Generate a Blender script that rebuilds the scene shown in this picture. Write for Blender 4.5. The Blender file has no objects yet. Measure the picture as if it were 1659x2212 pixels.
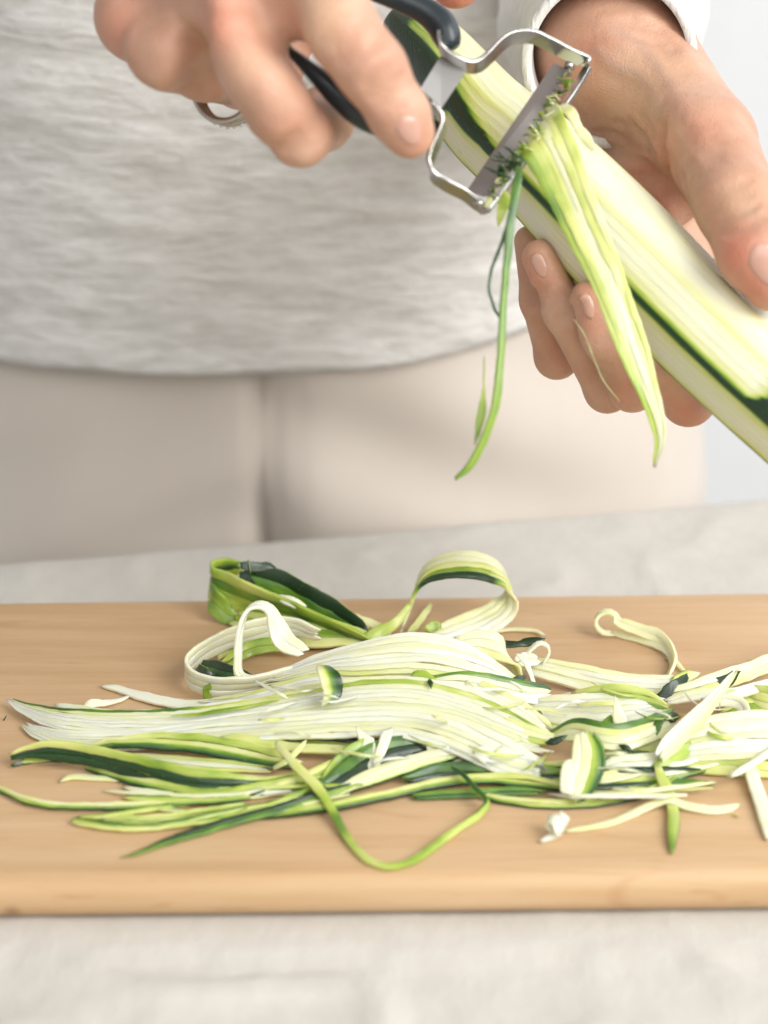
import bpy, math, random
import numpy as np
from mathutils import Vector, noise as mnoise

rng = random.Random(7)
nrng = np.random.default_rng(11)
scene = bpy.context.scene
COL = scene.collection

# ------------------------------------------------------------------ camera
TH = math.radians(22.0)
FPX = 4301.0                      # 70 mm on a 36 mm tall frame, in survey pixels (1659 x 2212)
CAM = np.array([0.0, 0.0, 0.303])
FW = np.array([0.0, math.cos(TH), -math.sin(TH)])
UPV = np.array([0.0, math.sin(TH), math.cos(TH)])
RT = np.array([1.0, 0.0, 0.0])
cam_d = bpy.data.cameras.new('camera')
cam = bpy.data.objects.new('camera', cam_d)
COL.objects.link(cam)
cam.location = CAM
cam.rotation_euler = (math.radians(90) - TH, 0, 0)
cam_d.sensor_fit = 'VERTICAL'
cam_d.sensor_height = 36.0
cam_d.lens = 70.0
cam_d.clip_start = 0.02
cam_d.clip_end = 30
cam_d.dof.use_dof = True
cam_d.dof.focus_distance = 0.652
cam_d.dof.aperture_fstop = 6.6
scene.camera = cam

# ------------------------------------------------------------------ light
world = bpy.data.worlds.new('World')
scene.world = world
world.use_nodes = True
bgn = world.node_tree.nodes['Background']
bgn.inputs[0].default_value = (0.99, 0.985, 0.97, 1)
bgn.inputs[1].default_value = 0.43

def area(name, loc, target, sx, sy, power, color):
    l = bpy.data.lights.new(name, 'AREA')
    l.shape = 'RECTANGLE'; l.size = sx; l.size_y = sy; l.energy = power; l.color = color
    o = bpy.data.objects.new(name, l); COL.objects.link(o)
    o.location = loc
    o.rotation_euler = (Vector(target) - Vector(loc)).to_track_quat('-Z', 'Y').to_euler()
    return o
area('window_light', (1.05, -0.25, 0.95), (0.0, 0.70, 0.12), 1.0, 1.0, 26.5, (1.0, 0.985, 0.96))
area('front_fill_light', (0.05, -0.75, 0.95), (0.0, 0.75, 0.15), 1.4, 1.0, 8.5, (1.0, 0.98, 0.95))  # added frontal fill from behind the camera, lifts the upright surfaces
area('wall_fill_light', (1.5, 1.0, 1.0), (0.6, 2.2, -0.1), 1.0, 1.0, 9.0, (0.96, 0.98, 1.0))  # added lamp that only brightens the back wall, no window there

vs = scene.view_settings
vs.view_transform = 'Standard'
vs.look = 'None'
vs.exposure = 0.14
vs.gamma = 1.0
scene.render.engine = 'CYCLES'
scene.cycles.use_denoising = True
scene.cycles.max_bounces = 8
scene.cycles.sample_clamp_indirect = 6.0

# ------------------------------------------------------------------ survey helpers
def P(px, py, d):
    return CAM + FW * d + RT * ((px - 829.5) / FPX * d) + UPV * (-(py - 1106.0) / FPX * d)

def PZ(px, py, z):
    v = FW + RT * ((px - 829.5) / FPX) + UPV * (-(py - 1106.0) / FPX)
    return CAM + v * ((z - CAM[2]) / v[2])

def norm(a):
    a = np.asarray(a, float)
    n = np.linalg.norm(a, axis=-1, keepdims=True)
    return a / np.maximum(n, 1e-12)

def catmull(pts, n):
    """pts (k,m) -> (n,m), roughly even in the first three columns"""
    p = np.asarray(pts, float)
    if len(p) == 2:
        t = np.linspace(0, 1, n)[:, None]
        return p[0] * (1 - t) + p[1] * t
    q = np.vstack([2 * p[0] - p[1], p, 2 * p[-1] - p[-2]])
    out = []
    for i in range(len(p) - 1):
        a, b, c, d = q[i], q[i + 1], q[i + 2], q[i + 3]
        for t in np.linspace(0, 1, 24, endpoint=False):
            out.append(0.5 * (2 * b + (c - a) * t + (2 * a - 5 * b + 4 * c - d) * t * t + (3 * b - a - 3 * c + d) * t ** 3))
    out.append(p[-1])
    out = np.array(out)
    seg = np.linalg.norm(np.diff(out[:, :3], axis=0), axis=1)
    s = np.concatenate([[0], np.cumsum(seg)])
    u = np.linspace(0, s[-1], n)
    return np.stack([np.interp(u, s, out[:, j]) for j in range(out.shape[1])], 1)

# ------------------------------------------------------------------ object helpers
def mesh_obj(name, verts, faces, mat, parent=None, smooth=True, attrs=None, origin=None):
    v = np.asarray(verts, float)
    if parent is not None:
        org = np.array(parent['_o']) if '_o' in parent else np.zeros(3)
        par = parent
    else:
        org = np.array(origin) if origin is not None else np.array([v[:, 0].mean(), v[:, 1].mean(), v[:, 2].min()])
        par = None
    me = bpy.data.meshes.new(name)
    me.from_pydata((v - org).tolist(), [], [list(map(int, f)) for f in faces])
    me.update()
    if smooth:
        me.polygons.foreach_set('use_smooth', [True] * len(me.polygons))
    for k, (typ, arr) in (attrs or {}).items():
        at = me.attributes.new(k, typ, 'POINT')
        arr = np.asarray(arr, np.float32)
        at.data.foreach_set('vector' if typ == 'FLOAT_VECTOR' else 'value', arr.ravel())
    me.materials.append(mat)
    o = bpy.data.objects.new(name, me)
    COL.objects.link(o)
    if par is not None:
        o.parent = par
        o['_o'] = list(map(float, org))
    else:
        o.location = org
        o['_o'] = list(map(float, org))
    return o

def thing(name, label, cat, loc, group=None):
    o = bpy.data.objects.new(name, None)
    COL.objects.link(o)
    o.empty_display_size = 0.01
    o.location = tuple(map(float, loc))
    o['_o'] = [float(x) for x in loc]
    tag(o, label, cat, group)
    return o

def tag(o, label, cat, group=None):
    o['label'] = label
    o['category'] = cat
    if group:
        o['group'] = group
    return o

def nz(p, s, seed=0.0):
    return mnoise.noise(Vector((p[0] * s + seed, p[1] * s + seed * 1.7, p[2] * s - seed)))

# ------------------------------------------------------------------ materials
class NT:
    def __init__(self, name):
        self.m = bpy.data.materials.new(name)
        self.m.use_nodes = True
        self.t = self.m.node_tree
        self.b = self.t.nodes['Principled BSDF']
    def n(self, typ, **kw):
        nd = self.t.nodes.new(typ)
        for k, v in kw.items():
            if k.startswith('i_'):
                key = k[2:]
                key = int(key) if key.isdigit() else key.replace('_', ' ')
                nd.inputs[key].default_value = v
            else:
                setattr(nd, k, v)
        return nd
    def l(self, a, b):
        self.t.links.new(a, b)
    def coords(self, scale, attr=None):
        mp = self.n('ShaderNodeMapping')
        mp.inputs['Scale'].default_value = scale
        if attr:
            a = self.n('ShaderNodeAttribute', attribute_name=attr)
            self.l(a.outputs['Vector'], mp.inputs['Vector'])
        else:
            g = self.n('ShaderNodeNewGeometry')
            self.l(g.outputs['Position'], mp.inputs['Vector'])
        return mp.outputs[0]
    def noise(self, scale, detail=3, attr=None, rough=0.55, dist=0.0):
        c = self.coords(scale, attr)
        t = self.n('ShaderNodeTexNoise', i_Scale=1.0, i_Detail=detail, i_Roughness=rough, i_Distortion=dist)
        self.l(c, t.inputs['Vector'])
        return t.outputs['Fac']
    def ramp(self, fac, stops, interp='LINEAR'):
        r = self.n('ShaderNodeValToRGB')
        cr = r.color_ramp
        cr.interpolation = interp
        while len(cr.elements) < len(stops):
            cr.elements.new(0.5)
        for e, (p, c) in zip(cr.elements, stops):
            e.position = p
            e.color = (c[0], c[1], c[2], 1) if len(c) == 3 else c
        self.l(fac, r.inputs[0])
        return r.outputs[0]
    def math(self, op, a, b=0.0, c=None):
        m = self.n('ShaderNodeMath', operation=op)
        for i, x in enumerate((a, b) if c is None else (a, b, c)):
            if isinstance(x, (int, float)):
                m.inputs[i].default_value = x
            else:
                self.l(x, m.inputs[i])
        return m.outputs[0]
    def mix(self, fac, a, b, mode='MIX'):
        m = self.n('ShaderNodeMix', data_type='RGBA', blend_type=mode)
        for i, x in ((0, fac), (6, a), (7, b)):
            if isinstance(x, (int, float)):
                m.inputs[i].default_value = x
            elif isinstance(x, tuple):
                m.inputs[i].default_value = (x[0], x[1], x[2], 1)
            else:
                self.l(x, m.inputs[i])
        return m.outputs[2]
    def bump(self, h, strength, dist, prev=None):
        b = self.n('ShaderNodeBump', i_Strength=strength, i_Distance=dist)
        self.l(h, b.inputs['Height'])
        if prev is not None:
            self.l(prev, b.inputs['Normal'])
        return b.outputs[0]
    def fin(self, col=None, nrm=None, rough=None, **kw):
        if col is not None:
            if isinstance(col, tuple):
                self.b.inputs['Base Color'].default_value = (*col, 1)
            else:
                self.l(col, self.b.inputs['Base Color'])
        if nrm is not None:
            self.l(nrm, self.b.inputs['Normal'])
        if rough is not None:
            if isinstance(rough, (int, float)):
                self.b.inputs['Roughness'].default_value = rough
            else:
                self.l(rough, self.b.inputs['Roughness'])
        for k, v in kw.items():
            self.b.inputs[k.replace('_', ' ')].default_value = v
        return self.m

def mat_zucchini(name, sss=0.55):
    t = NT(name)
    dep = t.n('ShaderNodeAttribute', attribute_name='dep').outputs['Fac']
    n1 = t.noise((160, 900, 1), 3, 'fib')
    n2 = t.noise((45, 260, 1), 2, 'fib')
    w = t.math('MULTIPLY_ADD', t.math('ADD', t.math('MULTIPLY', n1, 0.6), t.math('MULTIPLY', n2, 0.8)), 1.1, -0.77)
    n3 = t.math('MULTIPLY_ADD', t.noise((22, 90, 1), 2, 'fib'), 1.4, -0.7)
    gain = t.math('ADD', t.math('MINIMUM', t.math('MULTIPLY', dep, 0.8), 0.8), t.math('MULTIPLY', dep, 0.30))
    d2 = t.math('MAXIMUM', t.math('ADD', dep, t.math('MULTIPLY', t.math('ADD', w, n3), gain)), 0.0)
    fac = t.math('DIVIDE', d2, 6.0)
    col = t.ramp(fac, [(0.0, (0.008, 0.035, 0.010)), (0.03, (0.018, 0.082, 0.012)), (0.075, (0.105, 0.235, 0.016)),
                       (0.16, (0.345, 0.465, 0.062)), (0.30, (0.62, 0.665, 0.21)), (0.5, (0.745, 0.755, 0.41)),
                       (0.78, (0.785, 0.79, 0.56)), (1.0, (0.81, 0.815, 0.66))])
    # pale flecks of the rind
    fl = t.noise((900, 900, 900), 1)
    flm = t.math('MULTIPLY', t.math('GREATER_THAN', fl, 0.70), t.math('LESS_THAN', dep, 0.25))
    col = t.mix(t.math('MULTIPLY', flm, 0.35), col, (0.12, 0.22, 0.06))
    b1 = t.bump(t.noise((90, 1900, 1), 4, 'fib', 0.6), 0.45, 0.0005)
    b2 = t.bump(t.noise((1300, 1300, 1300), 2), 0.16, 0.0003, b1)
    rg = t.math('MULTIPLY_ADD', n2, 0.34, 0.18)
    return t.fin(col, b2, rg, Subsurface_Weight=sss, Subsurface_Radius=(1.0, 0.85, 0.4), Subsurface_Scale=0.0028, Coat_Weight=0.40, Coat_Roughness=0.09,
                 Specular_IOR_Level=0.45)

M_Z = mat_zucchini('zucchini_flesh_and_rind')

def mat_skin():
    t = NT('skin')
    red = t.n('ShaderNodeAttribute', attribute_name='red').outputs['Fac']
    n1 = t.noise((60, 60, 60), 3, None, 0.5)
    n2 = t.noise((330, 330, 330), 4)
    base = t.ramp(n1, [(0.32, (0.51, 0.285, 0.19)), (0.5, (0.57, 0.335, 0.23)), (0.70, (0.63, 0.40, 0.285))])
    base = t.mix(t.math('MULTIPLY', n2, 0.28), base, (0.52, 0.24, 0.16))
    col = t.mix(t.math('MINIMUM', t.math('MAXIMUM', red, 0.0), 0.85), base, (0.70, 0.21, 0.14))
    pale = t.n('ShaderNodeAttribute', attribute_name='pale').outputs['Fac']
    col = t.mix(t.math('MINIMUM', t.math('MAXIMUM', pale, 0.0), 0.7), col, (0.72, 0.50, 0.31))
    vn = t.n('ShaderNodeAttribute', attribute_name='vein').outputs['Fac']
    col = t.mix(t.math('MULTIPLY', vn, 0.30), col, (0.36, 0.27, 0.24))
    v = t.n('ShaderNodeTexVoronoi', feature='DISTANCE_TO_EDGE', i_Scale=1.0)
    t.l(t.coords((900, 900, 900)), v.inputs['Vector'])
    b1 = t.bump(v.outputs['Distance'], 0.40, 0.0005)
    b2 = t.bump(t.noise((260, 260, 260), 5, None, 0.65, 0.6), 0.45, 0.0009, b1)
    return t.fin(col, b2, 0.44, Subsurface_Weight=0.22, Subsurface_Radius=(1.0, 0.35, 0.18), Subsurface_Scale=0.004,
                 Specular_IOR_Level=0.42)
M_SKIN = mat_skin()

def mat_nail():
    t = NT('finger_nail')
    n = t.noise((300, 300, 300), 2)
    col = t.mix(n, (0.58, 0.31, 0.235), (0.64, 0.38, 0.30))
    return t.fin(col, None, 0.24, Subsurface_Weight=0.15, Subsurface_Radius=(1, .5, .4), Subsurface_Scale=0.002, Coat_Weight=0.4, Coat_Roughness=0.15)
M_NAIL = mat_nail()

KNOTS = [tuple(PZ(26, 1975, -0.0105)) + (0.0022,)]
def mat_wood():
    t = NT('beech_wood')
    g1 = t.noise((6, 95, 60), 5, None, 0.6, 0.5)
    g2 = t.noise((14, 420, 200), 3)
    g3 = t.noise((3.2, 9, 9), 3)
    col = t.ramp(g1, [(0.28, (0.47, 0.30, 0.150)), (0.48, (0.545, 0.368, 0.200)), (0.72, (0.62, 0.45, 0.272))])
    col = t.mix(t.math('MULTIPLY', g2, 0.34), col, (0.46, 0.235, 0.10))
    col = t.mix(t.ramp(g3, [(0.35, (0, 0, 0)), (0.7, (0.42, 0.42, 0.42))]), col, (0.72, 0.50, 0.31))
    # beech flecks: short dark dashes along the grain
    fl = t.noise((60, 700, 300), 2)
    col = t.mix(t.ramp(fl, [(0.60, (0, 0, 0)), (0.74, (0.35, 0.35, 0.35))]), col, (0.40, 0.19, 0.08))
    # knife marks, pale scored lines running every way
    def score(rot, dens, seed):
        mp = t.n('ShaderNodeMapping')
        mp.inputs['Rotation'].default_value = (0, 0, rot)
        mp.inputs['Scale'].default_value = (dens * 0.09, dens, 1)
        mp.inputs['Location'].default_value = (seed, seed * 2, 0)
        g = t.n('ShaderNodeNewGeometry')
        t.l(g.outputs['Position'], mp.inputs['Vector'])
        v = t.n('ShaderNodeTexVoronoi', feature='DISTANCE_TO_EDGE', i_Scale=1.0)
        t.l(mp.outputs[0], v.inputs['Vector'])
        return t.ramp(v.outputs['Distance'], [(0.0, (1, 1, 1)), (0.02, (0, 0, 0))])
    msk = t.ramp(t.noise((12, 12, 12), 2), [(0.48, (0, 0, 0)), (0.66, (1, 1, 1))])
    s1 = t.mix(1.0, score(0.25, 46, 1.0), msk, 'MULTIPLY')
    s2 = t.mix(1.0, score(-0.7, 60, 4.0), msk, 'MULTIPLY')
    sc = t.mix(1.0, s1, s2, 'LIGHTEN')
    col = t.mix(t.mix(1.0, sc, (0.40, 0.40, 0.40), 'MULTIPLY'), col, (0.40, 0.20, 0.09))
    g = t.n('ShaderNodeNewGeometry')
    for (kx, ky, kz, kr) in KNOTS:
        vd = t.n('ShaderNodeVectorMath', operation='DISTANCE')
        t.l(g.outputs['Position'], vd.inputs[0]); vd.inputs[1].default_value = (kx, ky, kz)
        km = t.ramp(t.math('ADD', vd.outputs['Value'], t.math('MULTIPLY', g2, kr * 0.5)), [(kr * 0.6, (0.8, 0.8, 0.8)), (kr * 1.5, (0, 0, 0))])
        col = t.mix(km, col, (0.10, 0.045, 0.02))
    b = t.bump(g2, 0.25, 0.0006)
    b = t.bump(sc, -0.35, 0.0005, b)
    rg = t.math('MULTIPLY_ADD', g1, 0.25, 0.38)
    return t.fin(col, b, rg, Specular_IOR_Level=0.35)
M_WOOD = mat_wood()

def mat_fabric(name, c1, c2, streak, weave, crinkle):
    t = NT(name)
    st = t.noise(streak, 4, None, 0.6, 0.3)
    col = t.mix(t.ramp(st, [(0.30, (0, 0, 0)), (0.70, (1, 1, 1))]), c1, c2)
    wv = t.noise(weave, 2)
    b = t.bump(st, crinkle, 0.0025)
    b = t.bump(wv, 0.35, 0.0006, b)
    return t.fin(col, b, 0.92, Sheen_Weight=0.15, Specular_IOR_Level=0.15)
M_SHIRT = mat_fabric('grey_crinkle_knit', (0.60, 0.585, 0.55), (0.83, 0.82, 0.80), (58, 58, 240), (1100, 1100, 1100), 1.0)
M_CUFF = mat_fabric('white_ribbed_knit', (0.66, 0.65, 0.62), (0.78, 0.775, 0.76), (420, 420, 120), (1200, 1200, 1200), 0.5)
M_PANTS = mat_fabric('beige_cotton', (0.625, 0.56, 0.495), (0.68, 0.62, 0.555), (9, 9, 7), (1200, 1200, 1200), 0.3)
M_CLOTH = mat_fabric('pale_linen', (0.555, 0.53, 0.48), (0.59, 0.567, 0.52), (160, 90, 90), (1500, 1500, 1500), 0.20)

def mat_simple(name, col, rough, metal=0.0, bump=None, **kw):
    t = NT(name)
    n = t.noise((60, 60, 60), 3)
    c = t.mix(t.math('MULTIPLY', n, 0.35), col, tuple(x * 0.8 for x in col))
    nb = None
    if bump:
        nb = t.bump(t.noise(bump, 2), 0.15, 0.0003)
    return t.fin(c, nb, t.math('MULTIPLY_ADD', n, 0.2, rough - 0.1), Metallic=metal, **kw)
M_STEEL = mat_simple('brushed_steel', (0.50, 0.49, 0.47), 0.24, 1.0, (300, 2500, 300))
M_PLATE = mat_simple('satin_steel_plate', (0.40, 0.39, 0.38), 0.50, 1.0, (1500, 1500, 1500))
M_HANDLE = mat_simple('dark_slate_plastic', (0.018, 0.027, 0.033), 0.34, 0.0, (700, 700, 700))
M_SILVER = mat_simple('ring_metal', (0.52, 0.49, 0.44), 0.22, 1.0)
M_GEM = mat_simple('clear_stone', (0.85, 0.85, 0.85), 0.12, 0.6)
M_WALL = mat_simple('white_wall_paint', (0.845, 0.855, 0.865), 0.8, 0.0)
M_FLOOR = mat_simple('pale_floor', (0.62, 0.62, 0.62), 0.6, 0.0)

# ------------------------------------------------------------------ setting
o = mesh_obj('wall', [(-3, 1.75, -0.95), (3, 1.75, -0.95), (3, 1.75, 1.8), (-3, 1.75, 1.8)], [(0, 3, 2, 1)], M_WALL, smooth=False)
o['kind'] = 'structure'
o = mesh_obj('floor', [(-3, -0.6, -0.95), (3, -0.6, -0.95), (3, 1.75, -0.95), (-3, 1.75, -0.95)], [(0, 1, 2, 3)], M_FLOOR, smooth=False)
o['kind'] = 'structure'

TZ = -0.014      # table height; board top is z = 0

def back_edge(x):            # the table's far edge, slightly askew to the board
    return 0.7690 + 0.222 * x

def build_cloth():
    nx, ny = 230, 170
    xs = np.linspace(-0.42, 0.42, nx)
    V, Fc = [], []
    for j in range(ny):
        tt = j / (ny - 1)
        for x in xs:
            be = back_edge(x)
            L = be - 0.12
            s = 0.12 + tt * (L + 0.16)
            if s < be - 0.008:
                y, z, w = s, TZ, 1.0
            else:
                a = (s - (be - 0.008)) / 0.008
                if a < math.pi / 2:
                    y, z = be - 0.008 + 0.008 * math.sin(a), TZ - 0.008 * (1 - math.cos(a))
                else:
                    y, z = be, TZ - 0.008 - (s - (be - 0.008) - 0.008 * math.pi / 2)
                w = 0.4
            # soft creases in the loose linen
            q = (x * 1.0 + y * 0.55, y - 0.4 * x, 0)
            r = 1 - abs(nz(q, 17, 3.1)) * 2.2
            r2 = 1 - abs(nz((x + 0.2 * y, y * 1.4, 0), 34, 9.0)) * 2.0
            h = max(r, 0) ** 4 * 0.0036 + max(r2, 0) ** 4 * 0.0008 + nz((x, y, 0), 9, 5) * 0.0010
            under = 1.0
            if 0.46 < y < 0.69:
                under = 0.15
            elif y >= 0.69:
                under = 0.45
            V.append((x, y, z + (h - 0.0022) * w * under))
    for j in range(ny - 1):
        for i in range(nx - 1):
            a = j * nx + i
            Fc.append((a, a + 1, a + nx + 1, a + nx))
    o = mesh_obj('tablecloth', V, Fc, M_CLOTH)
    tag(o, 'pale rumpled linen tablecloth under the wooden board', 'tablecloth')
    sm = o.modifiers.new('thickness', 'SOLIDIFY'); sm.thickness = 0.0012; sm.offset = -1
build_cloth()

def build_board():
    t = 0.0136
    # corners surveyed on the top face
    bl, br = PZ(-260, 1296.5, 0), PZ(1980, 1268, 0)
    fl, fr = PZ(-260, 1908, 0), PZ(1980, 1886, 0)
    import bmesh
    bm = bmesh.new()
    top = [fl, fr, br, bl]
    vt = [bm.verts.new((p[0], p[1], 0)) for p in top]
    vb = [bm.verts.new((p[0], p[1], -t)) for p in top]
    bm.faces.new(vt); bm.faces.new(vb[::-1])
    for i in range(4):
        j = (i + 1) % 4
        bm.faces.new((vt[j], vt[i], vb[i], vb[j]))
    bmesh.ops.recalc_face_normals(bm, faces=bm.faces)
    bmesh.ops.bevel(bm, geom=[e for e in bm.edges], offset=0.0058, segments=7, affect='EDGES', profile=0.5)
    me = bpy.data.meshes.new('cutting_board')
    bm.to_mesh(me); bm.free()
    me.polygons.foreach_set('use_smooth', [True] * len(me.polygons))
    me.materials.append(M_WOOD)
    o = bpy.data.objects.new('cutting_board', me); COL.objects.link(o)
    tag(o, 'plain light wooden cutting board heaped with zucchini shreds', 'cutting board')
    return o
board = build_board()

# ------------------------------------------------------------------ SDF modelling for the hands
def smin(a, b, k):
    h = np.maximum(k - np.abs(a - b), 0) / k
    return np.minimum(a, b) - h * h * k * 0.25

def cone(p, a, b, ra, rb, flat=None):
    ab = b - a
    t = np.clip(((p - a) @ ab) / max(ab @ ab, 1e-12), 0, 1)
    q = p - a - t[..., None] * ab
    if flat is not None:
        dv, k = flat                       # squash along a direction: k>1 thinner
        c = q @ dv
        q = q + (c * (k - 1))[..., None] * dv
    return np.linalg.norm(q, axis=-1) - (ra + (rb - ra) * t)

class Chain:
    def __init__(self, pts, k=0.003, flat=None):
        # pts: (px, py, depth, radius in survey px)
        self.P = [P(a, b, d) for a, b, d, r in pts]
        self.R = [r * d / FPX for a, b, d, r in pts]
        self.k = k
        self.flat = flat
        A_ = np.array(self.P)
        self.box = (A_.min(0) - max(self.R), A_.max(0) + max(self.R))
    def __call__(self, p):
        out = None
        for i in range(len(self.P) - 1):
            d = cone(p, self.P[i], self.P[i + 1], self.R[i], self.R[i + 1], self.flat)
            out = d if out is None else smin(out, d, self.k)
        return out
    def bounds(self):
        A = np.array(self.P); r = max(self.R) * 1.4
        return A.min(0) - r, A.max(0) + r

class HandSDF:
    def __init__(self, palm, fingers, kp, kf, ks, creases=(), bumps=()):
        self.palm, self.fingers, self.kp, self.kf, self.ks = palm, fingers, kp, kf, ks
        self.creases, self.bumps = creases, bumps
    def core(self, p):
        cr, bu = self.creases, self.bumps
        self.creases, self.bumps = (), ()
        r = self(p)
        self.creases, self.bumps = cr, bu
        return r
    def __call__(self, p):
        d = None
        for c in self.palm:
            e = c(p)
            d = e if d is None else smin(d, e, self.kp)
        f = None
        for c in self.fingers:
            e = c(p)
            f = e if f is None else smin(f, e, self.kf)
        d = smin(d, f, self.ks)
        flat_ = p.reshape(-1, 3)
        plo, phi_ = flat_.min(0), flat_.max(0)
        def far(c, w):
            a, b = c.box
            return np.any(plo > b + 3 * w) or np.any(phi_ < a - 3 * w)
        for (c, amt, w) in self.creases:       # grooves: narrow furrows along polylines
            if far(c, w):
                continue
            e = c(p)
            d = d + amt * np.exp(-(np.maximum(e, 0) / w) ** 2)
        for (c, amt, w) in self.bumps:         # raised tendons, knuckles, veins
            if far(c, w):
                continue
            e = c(p)
            d = d - amt * np.exp(-(np.maximum(e, 0) / w) ** 2)
        return d
    def hit(self, a, b):
        """first surface point along the sight line through a survey pixel"""
        d = 0.45
        for _ in range(60):
            f = float(self.core(P(a, b, d)[None])[0])
            if f < 0.0002 or d > 0.8:
                break
            d += f * 0.8
        return min(d, 0.72)
    def draw(self, lines, amt, w, bump=False):
        out = []
        for ln in lines:
            q = catmull([(a, b, 0) for a, b in ln], max(4, len(ln) * 2))
            out.append((Chain([(x, y, self.hit(x, y), 1) for x, y, _ in q]), amt, w))
        if bump:
            self.bumps = list(self.bumps) + out
        else:
            self.creases = list(self.creases) + out
    def bounds(self):
        lo = np.min([c.bounds()[0] for c in self.palm + self.fingers], 0)
        hi = np.max([c.bounds()[1] for c in self.palm + self.fingers], 0)
        return lo - 0.004, hi + 0.004

def surface_nets(fn, lo, hi, h):
    n = np.ceil((hi - lo) / h).astype(int) + 1
    ax = [lo[i] + h * np.arange(n[i]) for i in range(3)]
    f = np.empty(n, np.float32)
    B = 8
    nb = [int(math.ceil(k / B)) for k in n]
    cen = np.stack(np.meshgrid(*[lo[k] + h * (B * np.arange(nb[k]) + (B - 1) / 2) for k in range(3)], indexing='ij'), -1)
    fc = fn(cen)
    near = np.abs(fc) < B * h * 1.35
    for (i, j, k) in np.ndindex(*nb):
        sl = (slice(i * B, (i + 1) * B), slice(j * B, (j + 1) * B), slice(k * B, (k + 1) * B))
        if near[i, j, k]:
            p = np.stack(np.meshgrid(ax[0][sl[0]], ax[1][sl[1]], ax[2][sl[2]], indexing='ij'), -1)
            f[sl] = fn(p)
        else:
            f[sl] = fc[i, j, k]
    s = f < 0
    c = [(a, b, d) for a in (0, 1) for b in (0, 1) for d in (0, 1)]
    def sub(arr, o):
        return arr[o[0]:o[0] + n[0] - 1, o[1]:o[1] + n[1] - 1, o[2]:o[2] + n[2] - 1]
    cnt = sum(sub(s, o).astype(np.int8) for o in c)
    mask = (cnt > 0) & (cnt < 8)
    idx = np.argwhere(mask)
    ids = -np.ones(mask.shape, np.int64)
    ids[mask] = np.arange(len(idx))
    acc = np.zeros((len(idx), 3)); num = np.zeros(len(idx))
    fv = {o: sub(f, o)[mask] for o in c}
    for a in c:
        for k in range(3):
            if a[k] == 0:
                b = list(a); b[k] = 1; b = tuple(b)
                fa, fb = fv[a], fv[b]
                cr = (fa < 0) != (fb < 0)
                t = np.where(cr, fa / np.where(cr, fa - fb, 1), 0)
                pos = np.array(a, float)[None] + t[:, None] * (np.array(b) - np.array(a))[None]
                acc += np.where(cr[:, None], pos, 0); num += cr
    V = lo + h * (idx + acc / num[:, None])
    faces = []
    for k in range(3):
        u, w = (k + 1) % 3, (k + 2) % 3
        sl0 = [slice(None)] * 3; sl1 = [slice(None)] * 3
        sl0[k] = slice(0, -1); sl1[k] = slice(1, None)
        for ax_ in (u, w):
            sl0[ax_] = slice(1, -1); sl1[ax_] = slice(1, -1)
        a, b = s[tuple(sl0)], s[tuple(sl1)]
        cr = np.argwhere(a != b)
        if not len(cr):
            continue
        inside = a[tuple(cr.T)]
        base = cr.copy(); base[:, u] += 1; base[:, w] += 1
        def cell(du, dw):
            q = base.copy(); q[:, u] += du; q[:, w] += dw
            return ids[tuple(q.T)]
        q = np.stack([cell(-1, -1), cell(0, -1), cell(0, 0), cell(-1, 0)], 1)
        q[~inside] = q[~inside][:, ::-1]
        faces.append(q)
    return V, np.concatenate(faces)

def sdf_grad(fn, p, e=0.0004):
    g = np.stack([fn(p + np.eye(3)[i] * e) - fn(p - np.eye(3)[i] * e) for i in range(3)], -1)
    return norm(g)

def project(fn, p, off=0.0):
    p = np.array(p, float)
    for _ in range(6):
        d = fn(p) - off
        p = p - sdf_grad(fn, p) * d[..., None]
    return p

def blob_attr(V, spots):
    a = np.zeros(len(V))
    for (px, py, d, r, amt) in spots:
        c = P(px, py, d)
        a = np.maximum(a, amt * np.exp(-(np.linalg.norm(V - c, axis=1) / (r * d / FPX)) ** 2))
    return a

def make_nail(parent, fn, center, along, facing, length, width, arch=0.62):
    """a nail plate conforming to the finger: center on surface, along = towards the tip, facing = out of the nail"""
    al = norm(along); fa = norm(facing - al * (facing @ al)); sd = np.cross(al, fa)
    nu, nv = 13, 11
    pts = []
    for i in range(nu):
        u = -1 + 2 * i / (nu - 1)
        hw = width * 0.5 * (1 - 0.42 * max(0, -u - 0.15) ** 2 / 0.72 - 0.30 * max(0, u - 0.35) ** 2 / 0.42)
        for j in range(nv):
            v = -1 + 2 * j / (nv - 1)
            uu = u
            if u < 0:
                uu = u * (1 - 0.28 * v * v)
            else:
                uu = u * (1 - 0.30 * v * v)
            pts.append(center + al * (uu * length * 0.5) + sd * (v * hw) + fa * (arch * width * 0.5 * (1 - v * v) * 0.3))
    q = np.array(pts)
    q = project(fn, q, 0.0)
    nn = sdf_grad(fn, q)
    U = np.repeat(np.linspace(-1, 1, nu), nv); Vv = np.tile(np.linspace(-1, 1, nv), nu)
    lift = 0.00055 * (1 - np.abs(Vv) ** 4) * (1 - np.maximum(-U, 0) ** 4) - 0.0001
    q = q + nn * lift[:, None]
    F_ = [(i * nv + j, i * nv + j + 1, (i + 1) * nv + j + 1, (i + 1) * nv + j) for i in range(nu - 1) for j in range(nv - 1)]
    # orient
    a, b, c = q[F_[60][0]], q[F_[60][1]], q[F_[60][2]]
    if np.cross(b - a, c - b) @ fa < 0:
        F_ = [f[::-1] for f in F_]
    o = mesh_obj('nail', q, F_, M_NAIL, parent)
    sm = o.modifiers.new('plate', 'SOLIDIFY'); sm.thickness = 0.0005; sm.offset = -1
    return o

# ------------------------------------------------------------------ person
PX0 = -0.062
person = thing('person', 'person in pale grey crinkled top and beige trousers peeling a zucchini', 'person', (PX0, 0.95, -0.95))

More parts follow.
